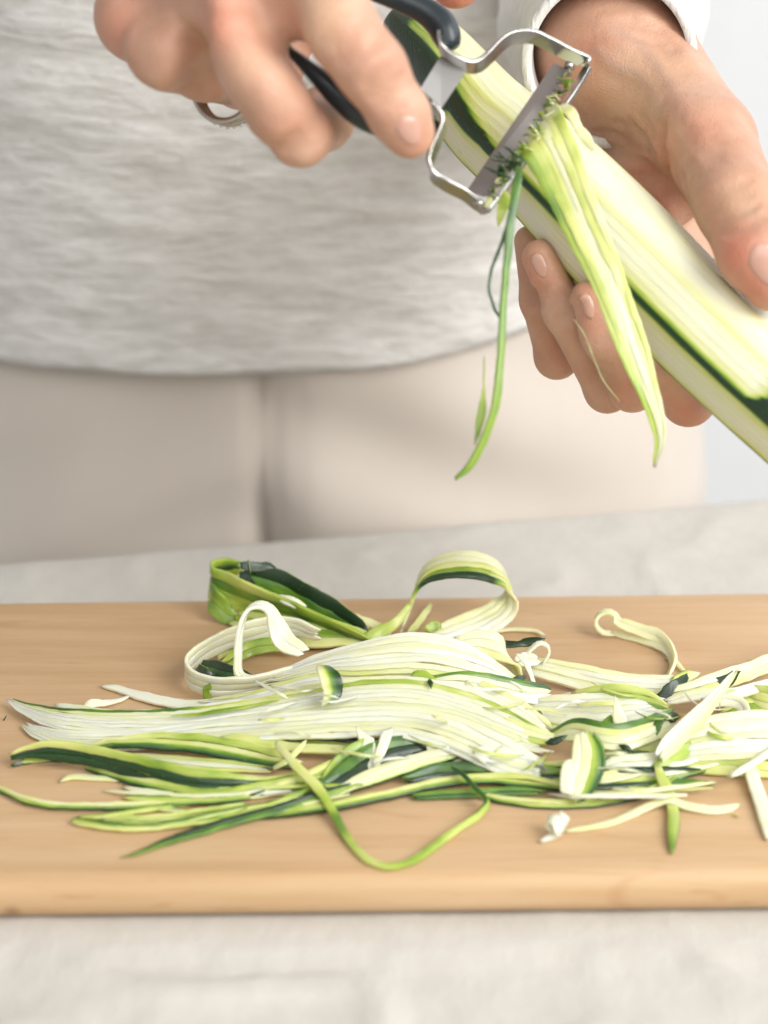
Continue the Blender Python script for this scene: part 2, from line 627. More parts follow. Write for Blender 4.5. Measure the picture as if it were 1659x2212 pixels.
def loft(rings, close_u=True):
    R = np.array(rings)
    n, m = R.shape[:2]
    F_ = []
    for i in range(n - 1):
        for j in range(m if close_u else m - 1):
            k = (j + 1) % m
            F_.append((i * m + j, i * m + k, (i + 1) * m + k, (i + 1) * m + j))
    return R.reshape(-1, 3), F_

def build_shirt():
    rings = []
    nzv, nu = 170, 260
    for i in range(nzv):
        v = i / (nzv - 1)
        ring = []
        for j in range(nu):
            a = 2 * math.pi * j / nu + math.pi / 2
            ca, sa = math.cos(a), math.sin(a)
            hem = 0.040 + 0.075 * max(ca, 0) ** 2 * 0.35 + (0.010 if sa > 0 else 0)
            z = hem + v * (0.56 - hem)
            belly = math.exp(-((z - 0.20) / 0.13) ** 2)
            A = 0.176 + 0.012 * belly - 0.01 * min(max((z - .3) / .25, 0), 1)
            B = 0.128 + 0.020 * belly
            e = 0.93
            x = PX0 + A * math.copysign(abs(ca) ** e, ca)
            y = 0.938 + B * math.copysign(abs(sa) ** e, sa)
            out = Vector((ca, sa, 0))
            # horizontal crinkles and a few larger folds
            q = (x * 0.35, a * 0.10, z)
            f1 = nz((x * 9 + 2 * z, a * 2.2, z * 95), 1.0, 2.0)
            f2 = nz((x * 9, a * 2.0, z * 60 + x * 9), 1.0, 7.0)
            f3 = nz((x * 6, a, z * 9 - x * 5), 1.0, 4.0)
            d = 0.0014 * f1 + 0.0026 * f2 + 0.0050 * f3
            if v < 0.02:
                d += 0.0010
            x += out.x * d; y += out.y * d
            ring.append((x, y, z))
        rings.append(ring)
    V, F_ = loft(rings)
    o = mesh_obj('shirt', V, F_, M_SHIRT, person)
    o['label'] = 'pale grey crinkled long-sleeved top'
    sm = o.modifiers.new('cloth', 'SOLIDIFY'); sm.thickness = 0.0016; sm.offset = -1
    return o
shirt = build_shirt()

def tube_sleeve(path, name, thick=0.002, mat=None, cren=0.002, seed=1.0, parent=None):
    # path: (px,py,depth,r_m)
    pts = [list(P(a, b, d)) + [r] for a, b, d, r in path]
    C = catmull(pts, 110)
    T = norm(np.gradient(C[:, :3], axis=0))
    rings = []
    up = np.array([0.0, 0.0, 1.0])
    for i in range(len(C)):
        s = norm(np.cross(T[i], up)); n = np.cross(s, T[i])
        ring = []
        for j in range(72):
            a = 2 * math.pi * j / 72
            d = s * math.cos(a) + n * math.sin(a)
            p = C[i, :3] + d * C[i, 3]
            g = min(i / 20, 1)
            fold = nz((i * 0.16 + math.cos(a) * 1.2, math.sin(a) * 1.2, seed), 1.0, seed) * cren * 2.2 * g \
                + nz((i * 0.7, math.cos(a) * 2, math.sin(a) * 2), 1.0, seed + 3) * cren * 0.6 * g
            ring.append(p + d * fold)
        rings.append(ring)
    V, F_ = loft(rings)
    F_ = [f[::-1] for f in F_]
    o = mesh_obj(name, V, F_, mat or M_SHIRT, parent)
    sm = o.modifiers.new('cloth', 'SOLIDIFY'); sm.thickness = thick * 1.5; sm.offset = 0
    return o
tube_sleeve([(1316, 132, 0.656, 0.0272), (1315, 110, 0.676, 0.0280), (1304, 50, 0.73, 0.0345), (1300, -60, 0.82, 0.040),
             (1340, -260, 0.93, 0.047), (1500, -700, 1.0, 0.055)], 'sleeve', 0.0022, M_CUFF, 0.0022, 2.0, shirt)
tube_sleeve([(350, -470, 0.59, 0.030), (310, -540, 0.62, 0.034), (200, -640, 0.72, 0.042), (60, -760, 0.86, 0.048), (-60, -1000, 0.98, 0.055)],
            'sleeve', 0.0022, M_CUFF, 0.0022, 6.0, shirt)

def build_trousers():
    rings = []
    nzv, nu = 120, 320
    xc = -0.0525
    for i in range(nzv):
        v = i / (nzv - 1)
        z = 0.09 - v * 0.60
        ring = []
        for j in range(nu):
            a = 2 * math.pi * j / nu - math.pi / 2
            ca, sa = math.cos(a), math.sin(a)
            A = 0.196 + 0.018 * min(max((0.09 - z) / 0.14, 0), 1)
            B = 0.124 + 0.006 * min(max((0.09 - z) / 0.2, 0), 1)
            e = 0.86
            x = xc + A * math.copysign(abs(ca) ** e, ca)
            y = 0.945 + B * math.copysign(abs(sa) ** e, sa)
            front = max(-sa, 0)
            dx = x - xc
            low = min(max((0.055 - z) / 0.17, 0), 1)
            crease = math.exp(-(dx / (0.0026 + 0.005 * low)) ** 2) * (0.0070 + 0.060 * low ** 3.2) * front
            y += crease
            # fly placket and pull folds
            ang = nz((dx * 10 + (z * 22) * (1 if dx > 0 else -1), z * 6, 1.5), 1.0, 3.0)
            y += front * (0.0130 * ang * (0.4 + 0.6 * math.exp(-abs(dx) / 0.12)) + 0.004 * nz((x * 14, z * 10, 0), 1.0, 8.0))
            y -= front * 0.003 * (1 / (1 + math.exp(-(dx - 0.016) / 0.0015))) * math.exp(-max(dx - 0.03, 0) / 0.03)
            ring.append((x, y, z))
        rings.append(ring)
    V, F_ = loft(rings)
    F_ = [f[::-1] for f in F_]
    o = mesh_obj('trousers', V, F_, M_PANTS, person)
    o['label'] = 'beige cotton trousers'
    return o
build_trousers()

# --- right hand (it holds the peeler, at the left of the picture)
index_r = Chain([(585, -90, 0.565, 92), (722, 48, 0.552, 86), (803, 150, 0.552, 74), (863, 248, 0.558, 64), (885, 288, 0.561, 55)])
middle_r = Chain([(470, 10, 0.565, 88), (560, 160, 0.560, 78), (604, 238, 0.561, 71), (648, 292, 0.568, 65), (696, 258, 0.588, 66), (752, 205, 0.616, 52), (800, 150, 0.626, 44)])
ring_r = Chain([(365, 108, 0.576, 88), (440, 150, 0.598, 66), (520, 172, 0.622, 60), (600, 150, 0.640, 52), (640, 70, 0.642, 46), (650, 20, 0.635, 40)])
pinky_r = Chain([(295, 45, 0.592, 78), (370, 120, 0.624, 56), (440, 110, 0.640, 48), (500, 50, 0.642, 42), (520, 0, 0.635, 38)])
thumb_r = Chain([(560, -330, 0.590, 110), (760, -230, 0.610, 84), (905, -120, 0.620, 70), (985, -38, 0.622, 56)])
palm_r = [Chain([(520, -70, 0.568, 85), (604, 44, 0.560, 50)]), Chain([(400, -440, 0.605, 165), (560, -90, 0.573, 100)]), Chain([(395, -430, 0.605, 165), (455, -20, 0.576, 100)]),
          Chain([(375, -430, 0.608, 160), (365, 85, 0.582, 92)]), Chain([(360, -420, 0.612, 150), (295, 30, 0.596, 82)]),
          Chain([(330, -700, 0.680, 170), (385, -440, 0.608, 165)]), Chain([(420, -250, 0.620, 120), (560, -330, 0.595, 120)])]
bumps_r, creases_r = [], []
hr = HandSDF(palm_r, [index_r, middle_r, ring_r, pinky_r, thumb_r], 0.012, 0.0018, 0.0075, creases_r, bumps_r)

rw = random.Random(3)
def wrinkles(cx, cy, dx, dy, ln, n, gap):
    """short, roughly parallel skin wrinkles: centre, direction, length, count, spacing (survey px)"""
    L_ = math.hypot(dx, dy); dx, dy = dx / L_, dy / L_
    out = []
    for k in range(n):
        o_ = (k - (n - 1) / 2) * gap + rw.uniform(-.3, .3) * gap
        l_ = ln * rw.uniform(.55, 1.0)
        bow = rw.uniform(-.12, .12) * l_
        mx, my = cx - dy * o_ + dx * rw.uniform(-.15, .15) * ln, cy + dx * o_ + dy * rw.uniform(-.15, .15) * ln
        out.append([(mx - dx * l_ / 2, my - dy * l_ / 2), (mx - dy * bow, my + dx * bow), (mx + dx * l_ / 2, my + dy * l_ / 2)])
    return out
hr.draw([[(445, 62), (505, 130), (560, 190)]], 0.0020, 0.007, True)
hr.draw([[(350, 112), (372, 128)]], 0.0034, 0.008, True)
hr.draw([[(468, 25), (476, 45)]], 0.0030, 0.009, True)
hr.draw([[(755, 75), (770, 95)]], 0.0010, 0.007, True)
hr.draw([[(395, 5), (415, 60), (440, 185)]], 0.0060, 0.0075)
hr.draw([[(300, 5), (310, 60), (322, 130)]], 0.0050, 0.0075)
hr.draw([[(575, 5), (600, 50), (614, 95)]], 0.0042, 0.007)
hr.draw(wrinkles(838, 190, 0.85, -0.52, 110, 6, 13), 0.0008, 0.0013)
hr.draw(wrinkles(752, 78, 0.8, -0.6, 120, 6, 15), 0.0006, 0.0014)
hr.draw(wrinkles(628, 318, 0.8, -0.6, 80, 4, 13), 0.0005, 0.0013)
hr.draw(wrinkles(465, 60, 0.9, -0.3, 110, 5, 16), 0.0005, 0.0014)
hr.draw(wrinkles(410, 190, 0.5, -0.9, 50, 6, 12), 0.0006, 0.0012)
hr.draw(wrinkles(360, 130, 0.9, -0.3, 80, 4, 14), 0.0004, 0.0013)

def build_hand(sdf, h, red, pale, label, veins=()):
    lo, hi = sdf.bounds()
    V, F_ = surface_nets(sdf, lo, hi, h)
    vein = np.zeros(len(V))
    for c in veins:
        vein = np.maximum(vein, np.exp(-(np.maximum(c(V), 0) / 0.0016) ** 2))
    o = mesh_obj('hand', V, F_, M_SKIN, person, True,
                 {'red': ('FLOAT', blob_attr(V, red)), 'pale': ('FLOAT', blob_attr(V, pale)), 'vein': ('FLOAT', vein)})
    o['label'] = label
    return o
hand_r = build_hand(hr, 0.0011,
    [(465, 35, 0.545, 85, .42), (760, 75, 0.532, 70, .34), (850, 275, 0.540, 65, .48), (905, 325, 0.550, 50, .55), (640, 330, 0.550, 60, .40),
     (340, 190, 0.560, 60, .32), (250, 60, 0.580, 80, .30), (980, -20, 0.620, 90, .75), (690, 270, 0.570, 60, .2)],
    [(515, 130, 0.542, 55, .5), (365, 105, 0.553, 45, .5), (690, 20, 0.540, 80, .35), (850, 215, 0.537, 40, .4)],
    'right hand closed on the dark peeler handle')
make_nail(hand_r, hr, P(899, 299, 0.547), norm(P(905, 345, 0.561) - P(862, 235, 0.552)), P(905, 300, 0.45) - P(889, 288, 0.55), 0.0130, 0.0132)

# --- left hand (it holds the zucchini, at the right of the picture)
thumb_l = Chain([(1385, 165, 0.680, 104), (1530, 310, 0.632, 102), (1592, 440, 0.607, 90), (1640, 545, 0.596, 88), (1672, 606, 0.594, 68)])
pinky_l = Chain([(1235, 470, 0.700, 62), (1222, 640, 0.690, 52), (1203, 770, 0.668, 46), (1168, 648, 0.651, 43), (1143, 520, 0.648, 33)])
ring_l = Chain([(1310, 500, 0.700, 66), (1320, 690, 0.685, 54), (1312, 842, 0.652, 47), (1222, 672, 0.634, 47), (1166, 556, 0.630, 39)])
middle_l = Chain([(1390, 540, 0.695, 68), (1395, 720, 0.680, 56), (1366, 836, 0.640, 51), (1305, 724, 0.622, 48), (1268, 648, 0.619, 40)])
index_l = Chain([(1475, 560, 0.685, 70), (1500, 740, 0.668, 58), (1487, 862, 0.640, 56), (1420, 770, 0.622, 50), (1385, 700, 0.622, 40)])
palm_l = [Chain([(1310, 130, 0.690, 118), (1240, 440, 0.705, 80)]), Chain([(1318, 120, 0.690, 122), (1315, 470, 0.705, 84)]),
          Chain([(1325, 120, 0.690, 122), (1395, 500, 0.700, 84)]), Chain([(1335, 120, 0.686, 120), (1475, 520, 0.692, 78)]),
          Chain([(1318, 130, 0.668, 122), (1310, 60, 0.71, 124), (1304, -20, 0.78, 124)]),
          Chain([(1330, 125, 0.682, 124), (1430, 240, 0.668, 106), (1420, 390, 0.676, 76)]),
          Chain([(1340, 110, 0.680, 114), (1520, 300, 0.642, 94)]),
          Chain([(1405, 378, 0.664, 58), (1460, 440, 0.660, 48)])]
creases_l = [(Chain([(1408, 290, 0.628, 1), (1424, 345, 0.632, 1), (1462, 420, 0.628, 1), (1482, 472, 0.625, 1)]), 0.0030, 0.0035),
             (Chain([(1432, 300, 0.622, 1), (1445, 350, 0.618, 1), (1470, 410, 0.612, 1)]), 0.0009, 0.0018),
             (Chain([(1280, 290, 0.650, 1), (1340, 300, 0.636, 1), (1400, 315, 0.632, 1)]), 0.0007, 0.0015),
             (Chain([(1310, 330, 0.652, 1), (1360, 335, 0.642, 1), (1415, 345, 0.636, 1)]), 0.0007, 0.0015),
             (Chain([(1350, 385, 0.655, 1), (1400, 385, 0.645, 1), (1440, 400, 0.64, 1)]), 0.0010, 0.0015),
             (Chain([(1330, 240, 0.640, 1), (1380, 280, 0.630, 1), (1420, 330, 0.630, 1)]), 0.0005, 0.0018),
             (Chain([(1230, 80, 0.640, 1), (1330, 55, 0.635, 1), (1420, 65, 0.645, 1)]), 0.0009, 0.0030),
             (Chain([(1535, 480, 0.572, 1), (1580, 455, 0.565, 1), (1640, 430, 0.568, 1)]), 0.0006, 0.0016),
             (Chain([(1530, 500, 0.572, 1), (1580, 472, 0.565, 1), (1645, 446, 0.568, 1)]), 0.0005, 0.0016),
             (Chain([(1130, 640, 0.640, 1), (1165, 632, 0.640, 1), (1190, 628, 0.64, 1)]), 0.0007, 0.0014),
             (Chain([(1190, 690, 0.624, 1), (1225, 672, 0.622, 1), (1262, 655, 0.626, 1)]), 0.0006, 0.0014)]
bumps_l = [(Chain([(1340, 80, 0.63, 3), (1420, 170, 0.622, 4), (1500, 280, 0.60, 4)]), 0.0014, 0.007),
           (Chain([(1400, 20, 0.65, 3), (1450, 90, 0.645, 3), (1500, 170, 0.64, 3)]), 0.0012, 0.006),
           (Chain([(1290, 160, 0.632, 2), (1370, 220, 0.622, 2), (1400, 290, 0.622, 2)]), 0.0007, 0.004)]
hl = HandSDF(palm_l, [pinky_l, ring_l, middle_l, index_l, thumb_l], 0.014, 0.0012, 0.007, creases_l, bumps_l)
hl.creases, hl.bumps = [], []
_veins = [[(1411, 210), (1425, 250), (1437, 238), (1452, 225)], [(1290, 110), (1340, 150), (1385, 165), (1430, 215)], [(1330, 60), (1390, 100), (1450, 190), (1490, 260)]]
hl.draw([[(1335, 75), (1390, 130), (1450, 200), (1520, 290)]], 0.0016, 0.006, True)
hl.draw([[(1400, 40), (1440, 80), (1470, 120)]], 0.0014, 0.005, True)
hl.draw([[(1345, 60), (1400, 70), (1450, 100)]], 0.0018, 0.004)
hl.draw(_veins, 0.0006, 0.0018, True)
hl.draw([[(1426, 275), (1421, 320), (1435, 365), (1455, 401), (1474, 445), (1490, 480)]], 0.0034, 0.0026)
hl.draw([[(1384, 389), (1412, 386), (1438, 394), (1464, 424)]], 0.0026, 0.0020)
hl.draw([[(1436, 335), (1448, 362), (1464, 395)], [(1445, 330), (1462, 362), (1476, 400)], [(1285, 288), (1330, 294), (1367, 298)], [(1296, 316), (1335, 322), (1378, 328)],
         [(1367, 296), (1390, 316), (1402, 342)], [(1312, 328), (1360, 345), (1420, 364)], [(1380, 250), (1400, 280), (1416, 312)], [(1355, 262), (1385, 300), (1412, 335)], [(1330, 300), (1370, 318), (1414, 350)],
         [(1330, 268), (1368, 284), (1400, 300)]], 0.0010, 0.0012)
hl.draw(wrinkles(1590, 452, 0.9, -0.42, 120, 7, 13), 0.0007, 0.0012)
hl.draw(wrinkles(1158, 636, 0.97, -0.2, 60, 4, 9), 0.0007, 0.0011)
hl.draw(wrinkles(1226, 672, 0.85, -0.5, 74, 5, 10), 0.0007, 0.0011)
hl.draw(wrinkles(1316, 745, 0.85, -0.5, 80, 5, 10), 0.0006, 0.0011)
hl.draw(wrinkles(1300, 820, 0.8, -0.55, 70, 4, 12), 0.0005, 0.0012)
hl.draw(wrinkles(1360, 60, 1, 0.15, 150, 5, 14), 0.0004, 0.0014)
hl.draw(wrinkles(1490, 330, 0.6, 0.8, 110, 7, 16), 0.0004, 0.0012)
hand_l = build_hand(hl, 0.00095,
    [(1570, 545, 0.585, 75, .66), (1620, 620, 0.588, 60, .55), (1440, 330, 0.63, 70, .35), (1500, 260, 0.61, 60, .28), (1440, 420, 0.65, 50, .45),
     (1155, 590, 0.63, 50, .45), (1262, 690, 0.61, 55, .5), (1290, 640, 0.61, 50, .5), (1200, 790, 0.65, 50, .35), (1340, 870, 0.63, 50, .3),
     (1480, 900, 0.63, 60, .45), (1220, 120, 0.65, 60, .3), (1390, 380, 0.65, 50, .4), (1180, 560, 0.62, 30, .5)],
    [(1400, 180, 0.64, 90, .35), (1600, 420, 0.59, 60, .35), (1330, 800, 0.61, 40, .35), (1220, 690, 0.62, 30, .3)],
    'left hand wrapped around the zucchini', [Chain([(a, b, hl.hit(a, b), 1) for a, b in ln]) for ln in _veins])
make_nail(hand_l, hl, P(1157, 572, 0.621), norm(P(1150, 525, 0.630) - P(1190, 615, 0.634)), P(1150, 569, 0.45) - P(1165, 574, 0.63), 0.0108, 0.0090)
make_nail(hand_l, hl, P(1259, 657, 0.609), norm(P(1254, 620, 0.619) - P(1290, 690, 0.622)), P(1252, 652, 0.45) - P(1268, 660, 0.62), 0.0105, 0.0088)
make_nail(hand_l, hl, P(1658, 572, 0.582), norm(P(1688, 640, 0.594) - P(1640, 545, 0.596)), P(1686, 545, 0.45) - P(1652, 570, 0.595), 0.0145, 0.0125)

# --- finger ring: two slim bands, one set with small stones
def torus(c, axis, R, r, n=56, m=10, squash=1.0):
    ax = norm(axis); s = norm(np.cross(ax, [0, 0, 1.0])); u = np.cross(s, ax)
    V, F_ = [], []
    for i in range(n):
        a = 2 * math.pi * i / n
        d = s * math.cos(a) + u * math.sin(a)
        for j in range(m):
            b = 2 * math.pi * j / m
            V.append(c + d * (R + r * math.cos(b)) + ax * (r * squash * math.sin(b)))
    for i in range(n):
        for j in range(m):
            F_.append((i * m + j, ((i + 1) % n) * m + j, ((i + 1) % n) * m + (j + 1) % m, i * m + (j + 1) % m))
    return V, F_
rax = norm(P(520, 172, 0.622) - P(440, 150, 0.598))
rc = P(486, 190, 0.606)
V, F_ = torus(rc, rax, 0.0100, 0.0012, squash=1.6)
ring_o = mesh_obj('ring', V, F_, M_SILVER, person); ring_o['label'] = 'slim metal finger ring'
V, F_ = torus(rc + rax * 0.0044 + np.array([0, 0, -0.0004]), rax, 0.0100, 0.0010, squash=1.3)
ring2 = mesh_obj('ring', V, F_, M_SILVER, person); ring2['label'] = 'slim metal finger ring set with small stones'
s_ = norm(np.cross(rax, [0, 0, 1.0])); u_ = np.cross(s_, rax)
for k in range(7):
    a = -math.pi / 2 + (k - 3) * 0.2
    c = rc + rax * 0.0044 + (s_ * math.cos(a) + u_ * math.sin(a)) * 0.0112
    V, F_ = torus(c, rax, 0.0004, 0.0005, 10, 6)
    mesh_obj('stone', V, F_, M_GEM, ring2)

# ------------------------------------------------------------------ zucchini
ZC = [(872, 44, 0.684, 50), (884, 58, 0.682, 64), (941, 118, 0.672, 80), (1040, 240, 0.655, 99), (1112, 307, 0.646, 107),
      (1187, 372, 0.638, 113), (1332, 518, 0.626, 121), (1522, 708, 0.612, 119), (1700, 876, 0.600, 116), (1790, 960, 0.596, 108), (1830, 1000, 0.595, 70)]

def build_zucchini():
    pts = [list(P(a, b, d)) + [r * d / FPX * 1.035] for a, b, d, r in ZC]
    N, Mv = 320, 192
    C = catmull(pts, N)
    T = norm(np.gradient(C[:, :3], axis=0))
    px_s = np.interp(np.linspace(0, 1, N), np.linspace(0, 1, N), np.arange(N)) / (N - 1)
    rings, dep, fib = [], [], []
    smooth = lambda x: min(max(x, 0), 1) ** 2 * (3 - 2 * min(max(x, 0), 1))
    L = np.concatenate([[0], np.cumsum(np.linalg.norm(np.diff(C[:, :3], axis=0), axis=1))])
    cutoff = lambda s, a, b, w: smooth((s - a) / w) * smooth((b - s) / w)
    for i in range(N):
        s = i / (N - 1)
        p = C[i, :3]; R0 = C[i, 3]
        nv = norm(CAM - p); nv = norm(nv - T[i] * (nv @ T[i])); sv = np.cross(nv, T[i])
        if sv @ (RT + UPV) < 0:
            sv = -sv
        # facets: (angle deg from the camera side towards the upper right, half angle deg, start, end)
        w1 = 26 - 8 * smooth((0.42 - s) / 0.2)
        c1 = 3 + 12 * smooth((0.42 - s) / 0.25)
        fac = [(c1, w1, 0.035, 0.895, 0.04), (37, 27, 0.04, 1.2, 0.04), (68, 26, 0.05, 1.2, 0.03), (99, 26, 0.05, 1.2, 0.03),
               (-56, 28, 0.20, 1.2, 0.05), (140, 24, 0.0, 1.2, 0.03), (-112, 20, 0.3, 0.9, 0.05)]
        ring = []
        for j in range(Mv):
            phi = 2 * math.pi * j / Mv
            r = R0 * (1 + 0.008 * math.cos(phi * 5 + 1))
            rs = r
            for (pc, hw, s0, s1, w) in fac:
                dlt = (phi - math.radians(pc) + math.pi) % (2 * math.pi) - math.pi
                if abs(dlt) > 1.2:
                    continue
                k = cutoff(s, s0, s1, w)
                if k <= 0:
                    continue
                h_ = math.radians(hw) * (0.15 + 0.85 * k)
                dist = R0 * math.cos(h_)
                x = R0 * math.tan(dlt)
                rr = dist / math.cos(dlt)
                # ridges left by the toothed blade, about 3 mm apart
                ridge = 0.00022 * (0.5 + 0.5 * math.cos(x / 0.0029 * 2 * math.pi + pc)) ** 4
                rr += ridge
                rs = min(rs, rr)
            d_ = max(r - rs, 0) * 1000
            dirv = nv * math.cos(phi) + sv * math.sin(phi)
            ring.append(p + dirv * (r - (r - rs) * 0.72))
            dep.append(d_ * 2.9)
            fib.append((L[i], phi * R0, 0))
        rings.append(ring)
    V, F_ = loft(rings)
    V = list(V); nV = len(V)
    # caps
    for (i0, tpt, dd) in ((0, C[0, :3], 0.0), ((N - 1) * Mv, C[-1, :3], 4.5)):
        V.append(tpt); dep.append(dd); fib.append((0, 0, 0))
        c = len(V) - 1
        for j in range(Mv):
            a, b = i0 + j, i0 + (j + 1) % Mv
            F_.append((c, b, a) if i0 == 0 else (c, a, b))
    V = np.array(V)
    o = mesh_obj('zucchini', V, F_, M_Z, None, True, {'dep': ('FLOAT', dep), 'fib': ('FLOAT_VECTOR', fib)})
    import bmesh
    bm = bmesh.new(); bm.from_mesh(o.data); bmesh.ops.recalc_face_normals(bm, faces=bm.faces); bm.to_mesh(o.data); bm.free()
    tag(o, 'half-peeled zucchini held in the left hand, dark rind showing in bands', 'zucchini')
    return o
build_zucchini()

# ------------------------------------------------------------------ peeler
peeler = thing('julienne_peeler', 'steel julienne peeler with dark handle drawn along the zucchini', 'peeler', P(900, 150, 0.59))

def sweep(path, radii, name, mat, parent, squash=None, m=20, n=90):
    """round/oval bar; path rows (px,py,depth,rpx); squash (dir, k)"""
    pts = [list(P(a, b, d)) + [r * d / FPX] for a, b, d, r in path]
    C = catmull(pts, n)
    T = norm(np.gradient(C[:, :3], axis=0))
    rings = []
    for i in range(n):
        nv = -FW - T[i] * (-FW @ T[i]); nv = norm(nv); sv = np.cross(nv, T[i])
        k = 1.0 if squash is None else squash
        rings.append([C[i, :3] + C[i, 3] * (sv * math.cos(2 * math.pi * j / m) + nv * k * math.sin(2 * math.pi * j / m)) for j in range(m)])
    V, F_ = loft(rings)
    V = list(V)
    for i0, q in ((0, C[0, :3]), ((n - 1) * m, C[-1, :3])):
        V.append(q); c = len(V) - 1
        for j in range(m):
            F_.append((c, i0 + (j + 1) % m, i0 + j) if i0 == 0 else (c, i0 + j, i0 + (j + 1) % m))
    o = mesh_obj(name, V, F_, mat, parent)
    import bmesh
    bm = bmesh.new(); bm.from_mesh(o.data); bmesh.ops.recalc_face_normals(bm, faces=bm.faces); bm.to_mesh(o.data); bm.free()
    return o

sweep([(972, 109, .596, 6), (970, 102, .596, 22), (965, 78, .597, 31), (950, 50, .598, 33), (915, 22, .598, 29), (860, -2, .597, 25), (790, -30, .594, 24),
       (700, -80, .596, 28), (620, -140, .598, 32), (560, -190, .602, 34)], None, 'handle', M_HANDLE, peeler, 1.1, 24, 120)
sweep([(948, 268, .585, 6), (930, 272, .584, 18), (880, 282, .581, 27), (820, 264, .575, 31), (775, 238, .571, 34), (730, 202, .569, 29), (690, 168, .568, 21), (650, 132, .570, 14), (624, 108, .574, 10), (600, 70, .584, 10),
       (560, -60, .598, 18), (545, -180, .602, 28)], None, 'handle', M_HANDLE, peeler, 1.1, 24, 120)

# steel strip frame: band with its width turned towards the camera's depth
def strap(path, name, mat, parent, w, th, wdir, n=120):
    pts = [list(P(a, b, d)) for a, b, d in path]
    C = catmull(pts, n)
    T = norm(np.gradient(C, axis=0))
    rings = []
    for i in range(n):
        wv = norm(wdir - T[i] * (wdir @ T[i])); nv = np.cross(T[i], wv)
        ring = []
        for (a, b) in ((-1, -.6), (-.94, -1), (.94, -1), (1, -.6), (1, .6), (.94, 1), (-.94, 1), (-1, .6)):
            ring.append(C[i] + wv * (a * w / 2) + nv * (b * th / 2))
        rings.append(ring)
    V, F_ = loft(rings)
    m = 8
    F_ = list(F_) + [tuple(range(m))[::-1], tuple(range((n - 1) * m, n * m))]
    o = mesh_obj(name, V, F_, mat, parent)
    import bmesh
    bm = bmesh.new(); bm.from_mesh(o.data); bmesh.ops.recalc_face_normals(bm, faces=bm.faces); bm.to_mesh(o.data); bm.free()
    es = o.modifiers.new('edges', 'EDGE_SPLIT'); es.split_angle = math.radians(40)
    return o
WD = norm(-UPV * 0.40 + RT * 0.16 + FW * 0.88)
strap([(950, 76, .593), (951, 96, .592), (962, 113, .592), (985, 131, .592), (1012, 143, .593), (1036, 140, .594), (1060, 120, .596), (1085, 94, .598), (1112, 80, .600),
       (1150, 79, .603), (1188, 95, .606), (1226, 115, .609), (1255, 128, .611), (1266, 136, .612), (1270, 148, .611)], 'frame', M_STEEL, peeler, 0.0058, 0.0011, WD, 150)
strap([(930, 228, .583), (944, 240, .583), (955, 256, .583), (956, 275, .583), (946, 302, .583), (934, 330, .583), (929, 355, .583), (938, 379, .583), (962, 398, .585), (1003, 420, .588),
       (1036, 446, .591), (1050, 458, .592)], 'frame', M_STEEL, peeler, 0.0058, 0.0011, WD, 150)
strap([(1270, 146, .611), (1231, 210, .609), (1150, 322, .605), (1085, 412, .598), (1048, 458, .592)], 'guard_bar', M_STEEL, peeler, 0.0028, 0.0014, norm(RT * .6 + UPV * .3 - FW * .3), 60)

def slab(quad, th, name, mat, parent, teeth=0, sub=1):
    """flat plate through four surveyed corners (px,py,depth); optional teeth along edge 1-2"""
    q = [P(*c) for c in quad]
    nrm_ = norm(np.cross(q[1] - q[0], q[3] - q[0]))
    if nrm_ @ FW > 0:
        nrm_ = -nrm_
    out = [q[0], q[1]]
    if teeth:
        a, b = q[1], q[2]
        across = norm((q[1] - q[0]) + (q[2] - q[3]))
        for k in range(teeth):
            for (f, e) in ((0.10, 0), (0.40, 0.0030), (0.60, 0.0030), (0.90, 0)):
                t = (k + f) / teeth
                out.append(a * (1 - t) + b * t + across * e)
    out += [q[2], q[3]]
    n = len(out)
    V = [p + nrm_ * th / 2 for p in out] + [p - nrm_ * th / 2 for p in out]
    F_ = [tuple(range(n)), tuple(range(2 * n - 1, n - 1, -1))]
    for i in range(n):
        j = (i + 1) % n
        F_.append((i, n + i, n + j, j))
    o = mesh_obj(name, V, F_, mat, parent, smooth=False)
    import bmesh
    bm = bmesh.new(); bm.from_mesh(o.data); bmesh.ops.recalc_face_normals(bm, faces=bm.faces)
    bm.to_mesh(o.data); bm.free()
    return o
slab([(951, 122, .5935), (1010, 150, .5945), (952, 236, .5855), (908, 192, .585)], 0.0008, 'cross_plate', M_PLATE, peeler)
slab([(1197, 138, .6115), (1224, 150, .6075), (1046, 424, .5905), (1010, 412, .594)], 0.0007, 'blade', M_PLATE, peeler, teeth=17)
for (a, b, d) in ((1229, 143, .6075), (1034, 440, .5885)):
    V, F_ = torus(P(a, b, d), norm(P(1270, 148, .611) - P(1050, 458, .592)), 0.0008, 0.0010, 20, 10)
    mesh_obj('pivot', V, F_, M_STEEL, peeler)

